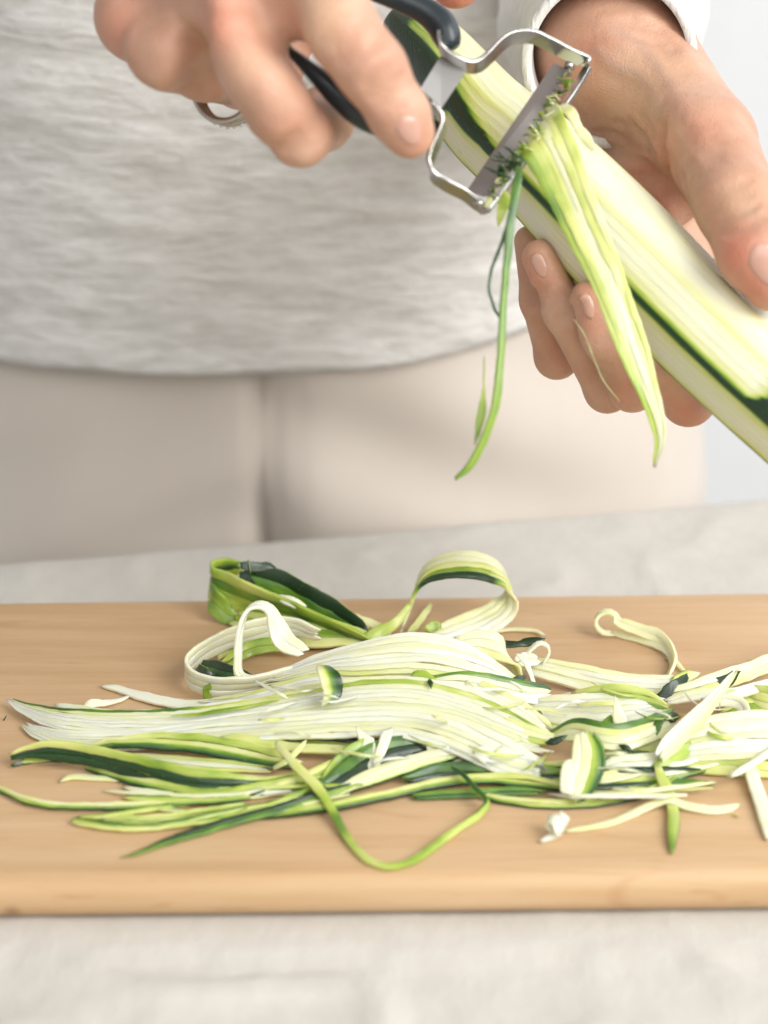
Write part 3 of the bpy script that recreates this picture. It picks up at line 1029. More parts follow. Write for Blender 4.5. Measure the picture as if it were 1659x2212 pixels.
# ------------------------------------------------------------------ strips
def depth_fn(kind):
    """rind depth in mm over the cut strip: A across the whole ribbon, b through the thickness (+1 = upper face), s along"""
    if kind == 'white':  return lambda A, b, s: 5.2
    if kind == 'cream':  return lambda A, b, s: 3.6
    if kind == 'pale':   return lambda A, b, s: 2.3
    if kind == 'yellow': return lambda A, b, s: 1.35
    if kind == 'lime':   return lambda A, b, s: 0.85
    if kind == 'green':  return lambda A, b, s: 0.42
    if kind == 'dark':   return lambda A, b, s: 0.08
    if kind == 'skin_up': return lambda A, b, s: 0.0 if b > 0.35 else (0.7 if b > -0.3 else 1.9)
    if kind == 'skin_dn': return lambda A, b, s: 0.0 if b < -0.35 else (0.7 if b < 0.3 else 1.9)
    if kind == 'edge_hi': return lambda A, b, s: 0.15 + 4.6 * min(max((0.98 - A) / 0.9, 0), 1) ** 0.8
    if kind == 'edge_lo': return lambda A, b, s: 0.15 + 4.6 * min(max((A + 0.98) / 0.9, 0), 1) ** 0.8
    if kind == 'edge_hi_y': return lambda A, b, s: 0.15 + 2.2 * min(max((0.98 - A) / 0.8, 0), 1)
    if kind == 'edge_lo_y': return lambda A, b, s: 0.15 + 2.2 * min(max((A + 0.98) / 0.8, 0), 1)
    if kind == 'half':    return lambda A, b, s: 3.5 if A < -0.05 else (0.5 if A < 0.15 else 0.03)
    if kind == 'to_dark': return lambda A, b, s: 4.0 * max(1 - s / 0.62, 0) + 0.05
    if kind == 'to_green': return lambda A, b, s: (1.9 * max(1 - s / 0.95, 0) + 0.4) * (0.3 if A > 0.9 else 1.0)
    if kind == 'tip_dark': return lambda A, b, s: 4.0 if s < 0.72 else (0.6 if s < 0.78 else 0.05)
    if kind == 'loop0': return lambda A, b, s: 0.04 + 22 * max(0.20 - s, 0) + 30 * max(s - 0.50, 0)
    if kind == 'loop1': return lambda A, b, s: 0.6 + 16 * max(0.22 - s, 0) + 22 * max(s - 0.48, 0)
    if kind == 'loop2': return lambda A, b, s: 1.6 + 12 * max(s - 0.48, 0)
    if kind == 'edge_fade': return lambda A, b, s: 0.3 + 9.0 * max(s - 0.34, 0) if s < 0.8 else 4.4
    if kind == 'rim_near': return lambda A, b, s: 0.03 if A < -0.82 else (0.3 if A < -0.55 else (0.8 if A < -0.1 else 1.7))
    if kind == 'rim_far': return lambda A, b, s: 0.03 if A > 0.82 else (0.3 if A > 0.55 else (0.8 if A > 0.1 else 1.7))
    if kind == 'rim_white': return lambda A, b, s: 0.03 if A < -0.95 else (0.5 if A < -0.85 else (1.6 if A < -0.6 else 3.8))
    if kind == 'stripes':  return lambda A, b, s: 0.55 + 1.1 * (0.5 + 0.5 * math.sin(A * 9.0)) ** 2
    raise KeyError(kind)

UPZ = np.array([0.0, 0.0, 1.0])
PROFILE = [(-1, -.45), (-1, .45), (-.94, .86), (-.82, 1.0), (0, 1.0), (.82, 1.0), (.94, .86), (1, .45), (1, -.45), (.94, -.86), (.82, -1.0), (0, -1.0), (-.82, -1.0), (-.94, -.86)]

def strand_mesh(C, SV, NV, off, w, th, Amid, Ahalf, fn, seed, s0=0.0, s1=1.0, wob=0.00035):
    n = len(C)
    i0, i1 = int(round(s0 * (n - 1))), int(round(s1 * (n - 1)))
    V, F_, dep, fib = [], [], [], []
    L = np.concatenate([[0], np.cumsum(np.linalg.norm(np.diff(C[:, :3], axis=0), axis=1))])
    m = len(PROFILE)
    rows = list(range(i0, i1 + 1))
    lr = random.Random(seed)
    sh = (lr.uniform(-1.3, 1.3), lr.uniform(-1.3, 1.3))
    lift = lr.uniform(-0.00012, 0.00012) if Ahalf < 0.9 else 0.0
    TT = np.cross(SV, NV)
    for q, i in enumerate(rows):
        e = min(q, len(rows) - 1 - q)
        endk = (0.72, 0.86, 0.95)[e] if e < 3 else 1.0
        ek = (0.45, 0.75, 0.95)[e] if e < 3 else 1.0
        shk = (sh[0] if q < len(rows) / 2 else sh[1]) * (1.0, 0.7, 0.4, 0.15)[e] if e < 4 else 0.0
        sl = L[i] * 60
        ln = mnoise.noise(Vector((sl * 0.9, seed * 3.3, 0))) * wob + mnoise.noise(Vector((sl * 3.5, seed * 5.1, 2))) * wob * 0.4
        nn = mnoise.noise(Vector((sl * 0.8, seed * 7.7, 5))) * wob * 0.9 + lift
        wk = 1 + 0.16 * mnoise.noise(Vector((sl * 2.2, seed, 9)))
        dk = 1 + 0.9 * mnoise.noise(Vector((sl * 0.55, seed * 2.1, 4))) + 0.35 * mnoise.noise(Vector((sl * 2.5, seed * 2.1, 8)))
        dk = max(dk, 0.35)
        c = C[i, :3] + SV[i] * (off[i] + ln) + NV[i] * nn
        for (a, b) in PROFILE:
            rag = mnoise.noise(Vector((sl * 26, a * 3 + seed, 3))) * 0.00024 * abs(a) ** 3
            v = c + SV[i] * (a * (w[i] * 0.5 * endk * wk) + rag) + NV[i] * (b * th[i] * 0.5 * ek)
            v = v + TT[i] * (a * w[i] * 0.5 * shk + (lr.uniform(-.0004, .0004) if e == 0 else 0))
            V.append(v)
            dv = fn(Amid + a * Ahalf, b, i / (n - 1))
            dep.append(dv * (dk if dv < 3 else 1 + (dk - 1) * 0.4))
            fib.append((L[i] + seed * 0.37, Amid * 0.01 + a * w[i] * 0.5 + b * 0.0004 + seed, 0))
    r = len(rows)
    for q in range(r - 1):
        for j in range(m):
            k = (j + 1) % m
            F_.append((q * m + j, (q + 1) * m + j, (q + 1) * m + k, q * m + k))
    F_.append(tuple(range(m))); F_.append(tuple(range((r - 1) * m, r * m))[::-1])
    return np.array(V), F_, dep, fib

CNT = [0]
def strip(label, pts, n=1, kind='white', th=1.3, mode='z', group=None, cup=0.0, ragged=0.05, name='zucchini_strip', gap=1.02, res=None, kinds=None):
    """pts rows: (px, py, z_mm | depth, width_mm, tilt) tilt = degrees, or a side vector tuple"""
    CNT[0] += 1
    seed = CNT[0] * 1.37
    rows = []
    W = []
    tilt = []
    for (a, b, z, w, t) in pts:
        p = PZ(a, b, z / 1000.0) if mode == 'z' else P(a, b, z)
        rows.append(list(p) + [w / 1000.0])
    base = np.array(rows)
    # side vectors at the control points
    T0 = norm(np.gradient(base[:, :3], axis=0))
    S0 = []
    for i, (a, b, z, w, t) in enumerate(pts):
        if isinstance(t, tuple):
            S0.append(np.array(t, float))
        else:
            h = np.cross(UPZ, T0[i]); h = norm(h) if np.linalg.norm(h) > 0.05 else np.array([0, 1.0, 0])
            tr = math.radians(t)
            S0.append(h * math.cos(tr) + UPZ * math.sin(tr))
    full = np.hstack([base, np.array(S0)])
    length = np.sum(np.linalg.norm(np.diff(base[:, :3], axis=0), axis=1))
    N = res or int(min(max(length / 0.0016, 16), 150))
    C = catmull(full, N)
    T = norm(np.gradient(C[:, :3], axis=0))
    SV = C[:, 4:7]
    SV = norm(SV - T * np.sum(SV * T, 1, keepdims=True))
    NV = np.cross(T, SV)
    fn0 = depth_fn(kind)
    TH_ = np.full(N, th / 1000.0) * np.clip(C[:, 3] / (0.0016 * n), 0.35, 1.0)
    if n > 1:
        gap = gap + 0.09
    parent = None
    if n > 1:
        lo = C[:, :3].mean(0).copy(); lo[2] = C[:, 2].min()
        parent = thing(name, label, 'vegetable strip', lo, group)
    for k in range(n):
        Amid = -1 + (2 * k + 1) / n
        off = C[:, 3] * 0.5 * Amid
        w = C[:, 3] / n * gap
        NVo = NV * (cup * (Amid ** 2 - 0.4))
        Ck = C.copy(); Ck[:, :3] = C[:, :3] + NVo
        s0 = rng.uniform(0, ragged) if n > 1 else 0
        s1 = 1 - (rng.uniform(0, ragged) if n > 1 else 0)
        fn = depth_fn(kinds[k]) if kinds else fn0
        V, F_, dep, fib = strand_mesh(Ck, SV, NV, off, w, TH_ * (rng.uniform(0.85, 1.15) if n > 1 else 1), Amid, 1.0 / n, fn, seed + k * 0.61, s0, s1,
                                      0.00062 if n > 1 else 0.00055)
        if mode == 'z':
            V[:, 2] = np.maximum(V[:, 2], 0.00015)
        o = mesh_obj('strand' if n > 1 else name, V, F_, M_Z, parent, True, {'dep': ('FLOAT', dep), 'fib': ('FLOAT_VECTOR', fib)})
        if n == 1:
            tag(o, label, 'vegetable strip', group)
    return parent

# --- peel still leaving the blade, and the shreds hanging from it
strip('wide pale peel coming off the blade and hanging down past the zucchini', [
    (1146, 240, .617, 15.0, (1, .15, .80)), (1160, 268, .607, 16.0, (1, .15, .80)), (1174, 296, .5985, 15.6, (1, .15, .75)), (1202, 352, .597, 14.0, (1, .1, .7)), (1240, 438, .595, 12.2, (1, .1, .6)), (1298, 568, .592, 10.4, (1, .1, .45)),
    (1347, 700, .590, 9.2, (1, .2, .35)), (1388, 812, .590, 7.8, (1, .3, .25)), (1416, 892, .592, 6.0, (1, .4, .2)), (1426, 948, .594, 3.8, (1, .5, .2)), (1414, 1008, .596, 0.7, (1, .5, .2))],
    6, 'edge_lo_y', .8, 'd', None, 0.0, 0.006, kinds=['lime', 'yellow', 'pale', 'cream', 'pale', 'pale'], gap=1.24)
strip('long thin dark green shred dangling from the blade, bent at its end', [
    (1122, 362, .584, 2.2, (1, 0, 0)), (1112, 430, .582, 2.6, (1, 0, 0)), (1100, 505, .581, 2.4, (1, .3, 0)), (1092, 600, .581, 2.0, (1, .5, 0)), (1084, 690, .581, 2.0, (1, .5, 0)),
    (1081, 780, .581, 2.2, (1, .4, 0)), (1072, 870, .581, 2.4, (1, .4, 0)), (1045, 955, .581, 2.2, (1, .4, 0)), (1012, 1010, .581, 2.0, (1, .4, 0)), (984, 1032, .581, 1.6, (1, 0, 0))], 1, 'green', 1.2, 'd')
strip('fine dark thread looping out beside the dangling green shred', [
    (1100, 470, .583, 1.2, (1, 0, 0)), (1082, 525, .583, 1.0, (1, 0, 0)), (1060, 585, .583, .9, (1, 0, 0)), (1056, 630, .583, .9, (1, 0, 0)), (1068, 670, .583, .9, (1, 0, 0)), (1083, 692, .583, .8, (1, 0, 0))], 1, 'skin_up', .7, 'd')
strip('tiny pale green leaf-like shred hanging beside the dangling green shred', [
    (1046, 770, .584, .5, (1, 0, 0)), (1042, 840, .584, .8, (1, 0, 0)), (1040, 885, .584, 2.6, (1, 0, 0)), (1033, 930, .584, 1.8, (1, 0, 0)), (1028, 960, .584, .5, (1, 0, 0))], 1, 'lime', .7, 'd')
strip('cream shred folded out of the top end of the blade', [
    (1214, 226, .606, 3.5, (1, 0, .5)), (1234, 246, .601, 3.4, (1, 0, .5)), (1246, 272, .602, 2.8, (.8, .3, .4)), (1262, 296, .601, 3.4, (1, 0, .4)), (1280, 324, .604, 1.6, (1, 0, .4))], 1, 'cream', .7, 'd')
strip('fine green thread lying across the knuckles of the left hand', [
    (1240, 690, .603, .35, (1, 0, 0)), (1258, 715, .604, .4, (1, 0, 0)), (1280, 765, .602, .4, (1, 0, 0)), (1305, 825, .607, .4, (1, 0, 0)), (1338, 866, .609, .3, (1, 0, 0))], 1, 'yellow', .3, 'd')
strip('short yellowish shred caught under the lower end of the blade', [
    (1095, 415, .590, 2.5, (1, 0, 0)), (1084, 450, .586, 3.2, (1, 0, 0)), (1075, 488, .586, .8, (1, 0, 0))], 1, 'yellow', 1.0, 'd')
strip('short white shred hanging beside the dangling green shred', [
    (1108, 455, .588, 2.2, (1, 0, 0)), (1100, 500, .586, 1.6, (1, 0, 0)), (1096, 540, .586, .5, (1, 0, 0))], 1, 'white', .8, 'd')

# crumbs of rind and flesh packed in the teeth
def crumb(p, r, kind, label, group, seed):
    n, m = 7, 10
    V, F_, dep, fib = [], [], [], []
    dv = {'dark': 0.05, 'green': 0.45, 'lime': 0.9, 'pale': 2.2, 'white': 5.0}[kind]
    ax = norm(nrng.normal(size=3)); s = norm(np.cross(ax, [0.3, 0.2, 1])); u = np.cross(ax, s)
    for i in range(n):
        a = math.pi * (i + 0.5) / n
        for j in range(m):
            b = 2 * math.pi * j / m
            d = ax * math.cos(a) * 2.6 + (s * math.cos(b) * 0.8 + u * math.sin(b) * 0.32) * math.sin(a)
            V.append(p + d * r * (1 + 0.6 * nz(d, 2.6, seed)) + s * (0.5 * r * math.cos(a) ** 2))
            dep.append(dv); fib.append((d[0] * .01, d[1] * .01, 0))
    for i in range(n - 1):
        for j in range(m):
            k = (j + 1) % m
            F_.append((i * m + j, i * m + k, (i + 1) * m + k, (i + 1) * m + j))
    F_.append(tuple(range(m))[::-1]); F_.append(tuple(range((n - 1) * m, n * m)))
    o = mesh_obj('zucchini_crumb', V, F_, M_Z, None, True, {'dep': ('FLOAT', dep), 'fib': ('FLOAT_VECTOR', fib)})
    tag(o, label, 'crumb', group)
G = 'crumbs packed between the blade teeth'
for k in range(64):
    t = (k + rng.random()) / 64
    a, b = 1232 + (1058 - 1232) * t + rng.uniform(-13, 16), 160 + (432 - 160) * t + rng.uniform(-10, 14)
    dd = .606 + (.588 - .606) * t + rng.uniform(-.0025, .001)
    kd = rng.choice(['green', 'lime', 'dark', 'pale', 'green', 'pale'])
    if 0.62 < t < 0.78:
        kd = rng.choice(['dark', 'dark', 'green'])
    crumb(P(a, b, dd), rng.uniform(.0004, .0010), kd, 'tiny green crumb of zucchini packed between the teeth of the blade', G, k)
for k in range(9):
    crumb(P(1095 + rng.uniform(-20, 22), 352 + rng.uniform(-22, 24), .589), rng.uniform(.0009, .0016), 'dark', 'tiny green crumb of zucchini packed between the teeth of the blade', G, 100 + k)

# --- heap on the board: back
strip('broad striped green peel curling round at the back left of the heap', [
    (810, 1392, 3, 7, 50), (735, 1366, 6, 11, 62), (660, 1340, 8, 13, 68), (590, 1312, 10, 13.5, 74), (525, 1287, 11.5, 13.5, 80), (480, 1272, 12.5, 13, (.05, .2, 1)),
    (457, 1258, 13.5, 12, (.1, .1, 1)), (462, 1240, 14.5, 11, (.05, -.1, 1)), (490, 1228, 15.5, 9, (0, -.25, 1)), (520, 1226, 16, 6, (0, -.3, 1))], 4, 'stripes', 1.2, kinds=['yellow', 'lime', 'green', 'lime'], ragged=.02, gap=1.12)
strip('dark green rind strip behind the broad striped peel', [
    (520, 1238, 19, 6, 80), (560, 1247, 18, 8, 80), (615, 1265, 15, 9.5, 82), (670, 1298, 11, 10, 82), (725, 1328, 7, 9.5, 80), (775, 1358, 4, 7, 70), (800, 1372, 3, 4, 60)], 2, 'dark', 1.3, kinds=['green', 'skin_up'])
strip('small dark green rind end sticking up at the back left of the heap', [(520, 1222, 23, 3, 60), (550, 1226, 22, 3.6, 60), (590, 1222, 22, 2.4, 50)], 1, 'skin_up', .7)
strip('dark green rind hook under the small rind end at the back left', [(535, 1224, 22, 4, 80), (530, 1246, 19, 4, (1, 0, .2)), (545, 1270, 15, 3, (1, 0, .2))], 1, 'skin_up', .7)
strip('small torn white shred lying on the dark rind at the back left', [(600, 1290, 15, 2.5, 30), (625, 1297, 15, 4, 30), (658, 1312, 13, 3, 30)], 1, 'white', 1.0)
strip('white shred running right from the dark rind at the back left', [(728, 1322, 8, 2, 40), (770, 1336, 6, 3, 40), (815, 1354, 4, 3, 40), (840, 1372, 3, 2, 30)], 1, 'cream', 1.2)
strip('yellow-green peel lying flat under the striped peel at the back left', [(500, 1330, 3, 6, 35), (560, 1352, 4, 9, 35), (640, 1368, 5, 10, 30), (720, 1372, 5, 10, 30), (800, 1380, 4, 6, 20)], 3, 'yellow', 1.3, kinds=['pale', 'lime', 'yellow'])
strip('lime green peel end folded under the left turn of the striped peel', [(456, 1262, 12, 6, 80), (465, 1298, 8, 8, 75), (490, 1325, 4, 7, 70), (515, 1332, 3, 4, 60)], 2, 'lime', 1.3, kinds=['green', 'lime'])
B3 = [(866, 1366, 3, 5.0, (.25, 1, 0)), (884, 1318, 9, 5.0, (.2, 1, 0)), (899, 1275, 15.5, 7, (.15, 1, .1)), (925, 1240, 21, 9, (.1, 1, .5)), (965, 1224, 24, 10, (0, 1, .75)), (1008, 1220, 25, 10.5, (-.05, 1, .8)),
      (1055, 1228, 23, 10.5, (-.1, 1, .75)), (1090, 1252, 18.5, 10, (-.2, 1, .5)), (1100, 1288, 12.5, 9.5, (-.1, 1, .6)), (1078, 1325, 7.5, 10, (-.25, .7, .9)), (1030, 1350, 4.5, 10.5, (-.2, .6, .8)), (975, 1372, 3.5, 10, (-.2, .6, .7)), (925, 1380, 3, 7, (-.2, .6, .7))]
strip('wide peel standing up in a round loop at the back, dark rind inside', B3, 5, 'skin_dn', 1.4, kinds=['loop0', 'loop1', 'loop2', 'cream', 'cream'], ragged=.02, gap=1.1)
strip('thin yellow shred leaning against the left foot of the round loop', [(780, 1386, 4, 3.5, 40), (820, 1366, 6, 4, 50), (858, 1340, 8, 3.5, 60), (884, 1302, 13, 2, 60)], 1, 'yellow', 1.2)
strip('faint thin shred seen through the round loop', [(885, 1368, 2, 2.5, 40), (910, 1335, 2, 2.5, 40), (932, 1306, 2, 1.5, 40)], 1, 'pale', .8)
strip('thin pale shred lying flat right of the round loop', [(1040, 1372, 1, 1.5, 0), (1095, 1360, 1, 2, 0), (1150, 1362, 1, 2, 0), (1176, 1374, 1, 1, 0)], 1, 'cream', .8)
strip('short green peel end tucked below the round loop', [(920, 1362, 6, 3, 60), (938, 1352, 7, 3.5, 60), (952, 1352, 7, 2, 60)], 1, 'lime', 1.2)

# --- heap: curl at the left, and the flat white ribbon across the top
strip('white ribbon standing on edge in a wide bend at the left of the heap', [
    (690, 1372, 9, 6, 85), (630, 1352, 10, 7, 85), (572, 1357, 9, 8, 82), (505, 1375, 8, 8.3, 80), (446, 1404, 7, 8, 80), (409, 1434, 6.5, 7.4, 84), (405, 1456, 6, 7.4, 88), (428, 1474, 6, 7.4, 96),
    (480, 1484, 6.5, 7.2, 104), (545, 1477, 8, 7, 110), (610, 1457, 10, 6, 115), (680, 1437, 12, 5, 120)], 3, 'white', 1.2, ragged=.02, gap=1.08)
strip('narrow white ribbon arched up in a tall hoop at the left of the heap', [
    (610, 1467, 8, 3.2, (.2, 1, .2)), (545, 1468, 6, 3.2, (.3, 1, .1)), (516, 1455, 7, 3.2, (.35, 1, 0)), (514, 1415, 12.5, 3.2, (.35, 1, 0)), (518, 1360, 20, 3.4, (.35, 1, 0)), (534, 1318, 25.5, 3.6, (.35, 1, 0)), (560, 1306, 27, 4, (.35, 1, 0)),
    (584, 1318, 25, 5, (.4, 1, .1)), (597, 1350, 20, 7, (.6, .8, .2)), (615, 1386, 15, 7.5, (.6, .8, .3)), (655, 1410, 13, 5, (.4, .9, .3))], 2, 'white', 1.3, ragged=.01, gap=1.1)
strip('dark green shred lying inside the bend of the white ribbon', [(428, 1436, 2, 3.5, 50), (465, 1446, 3, 5, 50), (520, 1462, 3, 4.5, 45), (560, 1472, 2, 2, 40)], 2, 'skin_up', 1.3, kinds=['green', 'skin_up'])
strip('short dark rind end poking out of the white bend', [(428, 1440, 5, 3, 70), (445, 1456, 4, 3, 60), (462, 1462, 3, 2, 50)], 1, 'skin_up', .7)
strip('yellow-green shred behind the foot of the white hoop', [(480, 1440, 2, 3, 40), (530, 1404, 4, 5, 50), (585, 1392, 5, 5, 50), (650, 1400, 4, 4, 40)], 2, 'yellow', 1.2, kinds=['yellow', 'lime'])
strip('pale green shred curving low behind the white hoop', [(470, 1418, 2, 3, 40), (520, 1385, 3, 4, 40), (580, 1372, 4, 4, 40), (640, 1380, 4, 3, 40)], 1, 'pale', 1.2)
strip('short pale green stub standing under the white bend', [(450, 1512, 1, 3.2, (1, 0, 0)), (450, 1494, 4, 3.2, (1, 0, 0)), (451, 1478, 7, 3, (1, 0, 0))], 1, 'lime', 1.2)
strip('broad white ribbon draped over the crown of the heap', [
    (520, 1478, 6, 2.0, 20), (600, 1462, 10, 5.5, 25), (686, 1436, 15, 8.5, 28), (782, 1421, 18.5, 12.5, 32), (880, 1410, 20.5, 14.5, 36), (960, 1417, 19.5, 14.0, 38), (1030, 1437, 16, 11.5, 38), (1090, 1462, 11, 8.5, 36), (1120, 1474, 8, 5.5, 36)],
    8, 'white', 1.15, cup=-.0012, ragged=.015, gap=1.10, kinds=['pale', 'cream', 'white', 'white', 'white', 'cream', 'white', 'white'])
strip('white ribbon end bending over the right shoulder of the heap', [(985, 1392, 19, 6, 40), (1035, 1388, 19, 8, 45), (1078, 1402, 17, 9, (-.3, .8, .6)), (1104, 1432, 12, 8.5, (-.6, .7, .5)), (1118, 1466, 7, 6, (-.7, .7, .4))], 3, 'cream', 1.3, ragged=.02, gap=1.1)
strip('small green rind corner at the right tip of the crown ribbon', [(1104, 1477, 9, 1.4, 50), (1118, 1470, 10, 2.8, 50), (1136, 1462, 10, 1.2, 50)], 1, 'skin_up', .7)
strip('speckled dark green flake right of the crown ribbon', [(1066, 1397, 12, 1.6, 40), (1095, 1391, 12.5, 2.8, 35), (1120, 1391, 12.6, 2.0, 45), (1145, 1385, 13, 3.0, 35), (1177, 1381, 13.5, 1.2, 40)], 1, 'skin_up', 1.1)
strip('tiny white shred bent in a small ring right of the heap', [(1120, 1424, 9, 2.5, (0, 1, .2)), (1145, 1405, 12, 2.2, (0, 1, .2)), (1165, 1391, 14, 2, (0, 1, .2)), (1183, 1398, 13, 1.8, (0, 1, .2)), (1184, 1414, 10.5, 1.6, (0, 1, .2)), (1172, 1432, 8, 1.4, (0, 1, .2))], 1, 'white', .9)
strip('thin glassy white thread hanging off the right tip of the crown', [(1120, 1412, 14, 2.6, (1, .2, 0)), (1138, 1432, 12.5, 2.0, (1, .2, 0)), (1150, 1460, 9.5, 1.5, (1, .2, 0)), (1157, 1490, 6, 1.2, (1, .2, 0)), (1158, 1520, 3, .9, (1, .2, 0))], 1, 'white', .8)
strip('torn white clump at the right tip of the crown', [(1115, 1432, 10, 3.5, 40), (1140, 1424, 10, 4.5, 40), (1168, 1428, 8, 3.5, 30)], 2, 'white', 1.3)

# --- heap: big white fans
strip('long white fan of joined shreds with a green upper edge, pointing left', [
    (12, 1508, 2.5, 1.2, 18), (60, 1532, 3.5, 5.5, 20), (130, 1553, 4.5, 8.6, 24), (250, 1562, 5.0, 9.6, 28), (400, 1559, 6.5, 10.4, 28), (580, 1536, 9, 11.6, 28), (740, 1508, 12.5, 13.6, 30), (880, 1504, 14, 14.6, 32),
    (1000, 1528, 12, 14.6, 32), (1090, 1565, 8.5, 14, 28), (1160, 1596, 5, 11, 24), (1200, 1612, 3, 7, 20)],
    9, 'edge_hi', 1.2, ragged=.025, gap=1.06, kinds=['white', 'white', 'cream', 'white', 'white', 'white', 'cream', 'pale', 'edge_fade'])
strip('white fan of joined shreds below the green-edged fan', [
    (46, 1560, 1.5, 1.6, 16), (80, 1580, 2, 5, 18), (150, 1598, 2.2, 7, 22), (280, 1598, 3, 7.4, 24), (430, 1584, 5, 8.4, 26), (590, 1572, 8, 9.5, 28), (740, 1562, 10, 10.5, 30), (870, 1560, 11, 11.5, 32), (970, 1582, 10, 12, 32),
    (1050, 1618, 7.5, 12.5, 30), (1120, 1650, 5, 12, 26), (1180, 1662, 3, 8, 22)],
    6, 'white', 1.3, ragged=.03, gap=1.05, kinds=['white', 'white', 'cream', 'white', 'white', 'white'])
strip('flat white ribbon filling the middle of the heap', [
    (430, 1520, 4, 3, 18), (540, 1510, 8, 5, 22), (660, 1480, 11, 7, 26), (790, 1466, 13.5, 8.5, 30), (920, 1474, 13.5, 10, 30), (1030, 1502, 11, 10.5, 30), (1120, 1545, 7.5, 10, 26), (1190, 1590, 4, 7, 20)],
    5, 'white', 1.25, ragged=.03, gap=1.1, kinds=['white', 'cream', 'white', 'white', 'pale'])
strip('slender white shred tapering to a point at the upper left', [(220, 1481, .9, .8, 10), (252, 1486, 1.2, 2.6, 14), (300, 1502, 1.6, 3.6, 18), (360, 1516, 2, 3.6, 18), (420, 1521, 3, 3.6, 18), (500, 1511, 6, 3.4, 20), (590, 1494, 9, 2.6, 20)], 1, 'white', 1.2)
strip('white shred lying along the top of the green-edged fan', [(122, 1526, 1.2, 2.6, 30), (160, 1531, 2, 3, 30), (230, 1540, 3.5, 2.6, 30), (330, 1541, 5, 2.2, 30), (430, 1531, 7, 2.2, 30), (540, 1512, 9, 2, 30)], 1, 'white', 1.2)
strip('small twisted white shred above the green-edged fan', [(178, 1532, 1, 2.4, 10), (198, 1519, 2.4, 3, 50), (226, 1518, 2, 2.6, 20), (256, 1512, 1.2, 1.8, 5), (282, 1501, 1, .8, 0)], 1, 'white', .9)
strip('yellow-green shred edge lying on the fans near the heap centre left', [(370, 1547, 9, .6, 30), (440, 1541, 10, 1.2, 30), (520, 1528, 11, 1.2, 30), (600, 1512, 12, .5, 30)], 1, 'lime', .6)
strip('green-edged white strip sloping down right of the heap centre', [(935, 1470, 15, 4, 40), (1000, 1472, 14.5, 7, 46), (1070, 1482, 12, 7.5, 46), (1140, 1496, 9, 7.5, 42), (1188, 1500, 7, 6, 40)], 4, 'edge_hi_y', 1.2, ragged=.01, gap=1.1, kinds=['white', 'white', 'cream', 'green'])
strip('bent chip with half white flesh and half dark rind on top of the heap', [(696, 1438, 20.5, 4.0, (1, .1, -.1)), (704, 1450, 21.8, 5.6, (1, .1, -.1)), (716, 1470, 20, 6.4, (1, 0, -.1)), (719, 1496, 16.5, 5.6, (1, 0, -.2)), (708, 1522, 14, 4.0, (1, 0, -.25))], 1, 'half', 1.5)
strip('tiny green crumbed shred lying on the right of the heap centre', [(888, 1460, 17, 3.2, 40), (915, 1462, 17, 3.8, 40), (938, 1474, 16, 2.4, 40)], 1, 'lime', .9)
strip('tiny dark fleck of rind on the right of the heap centre', [(925, 1470, 18, 1.6, (1, 0, 0)), (932, 1482, 17, 1.8, (1, 0, 0))], 1, 'skin_up', .7)
strip('dark fleck of rind at the right foot of the white fans', [(1150, 1528, 7, 1.2, 60), (1166, 1540, 7, 1.6, (1, 0, 0)), (1168, 1552, 7, 1, (1, 0, 0))], 1, 'skin_up', .7)
strip('yellow tipped white ribbon end at the right foot of the fans', [(1020, 1540, 10, 6, 30), (1090, 1568, 8, 7, 30), (1150, 1588, 6, 6, 30), (1212, 1598, 5, 3, 30)], 3, 'pale', 1.2, kinds=['yellow', 'pale', 'pale'])
strip('curled white ribbon end at the lower right of the fans', [(1030, 1622, 8, 6, 30), (1088, 1646, 5, 8, (0, .5, .8)), (1130, 1664, 3, 8, (.5, .4, .7)), (1162, 1664, 4, 6.5, (.8, .1, .6)), (1178, 1648, 6, 4.5, (.9, 0, .4))], 3, 'white', 1.2)
strip('green-backed white shred folded under the lower right of the fans', [(990, 1600, 6, 5, 70), (1020, 1634, 4.5, 6, 70), (1060, 1660, 3, 6, 60), (1100, 1668, 2.2, 4, 50)], 2, 'edge_lo', 1.3, kinds=['green', 'white'])
strip('forked white shred, left prong, hanging off the front of the fans', [(786, 1582, 11, 5, (1, .2, 0)), (796, 1612, 8, 4.4, (1, .2, 0)), (805, 1642, 5, 4.2, (1, .2, 0)), (806, 1672, 2.5, 3.8, (1, .2, 0))], 1, 'white', 1.6)
strip('forked white shred, right prong, hanging off the front of the fans', [(838, 1576, 11, 3.4, (1, .2, 0)), (830, 1604, 9, 3.2, (1, .2, 0)), (818, 1634, 6, 3, (1, .2, 0)), (810, 1662, 4, 2.4, (1, .2, 0))], 1, 'white', 1.5)
strip('thin pale shred hanging vertically below the front of the fans', [(933, 1588, 9, 3, (1, .1, 0)), (931, 1618, 6, 2.6, (1, .1, 0)), (938, 1648, 3, 2.2, (1, .1, 0))], 1, 'pale', 1.0)
strip('thin white shred hanging right of the vertical pale shred', [(968, 1598, 8, 3.2, (1, .1, 0)), (978, 1624, 5, 3.2, (1, .1, 0)), (996, 1648, 3, 2.4, (1, .1, 0))], 1, 'white', 1.0)
strip('yellowish shred lying along the front foot of the fans', [(470, 1598, 5, 3, 30), (530, 1596, 6, 3.4, 30), (590, 1606, 5, 3.4, 30), (650, 1616, 4, 3, 25), (760, 1620, 4, 3, 25)], 1, 'pale', 1.1)

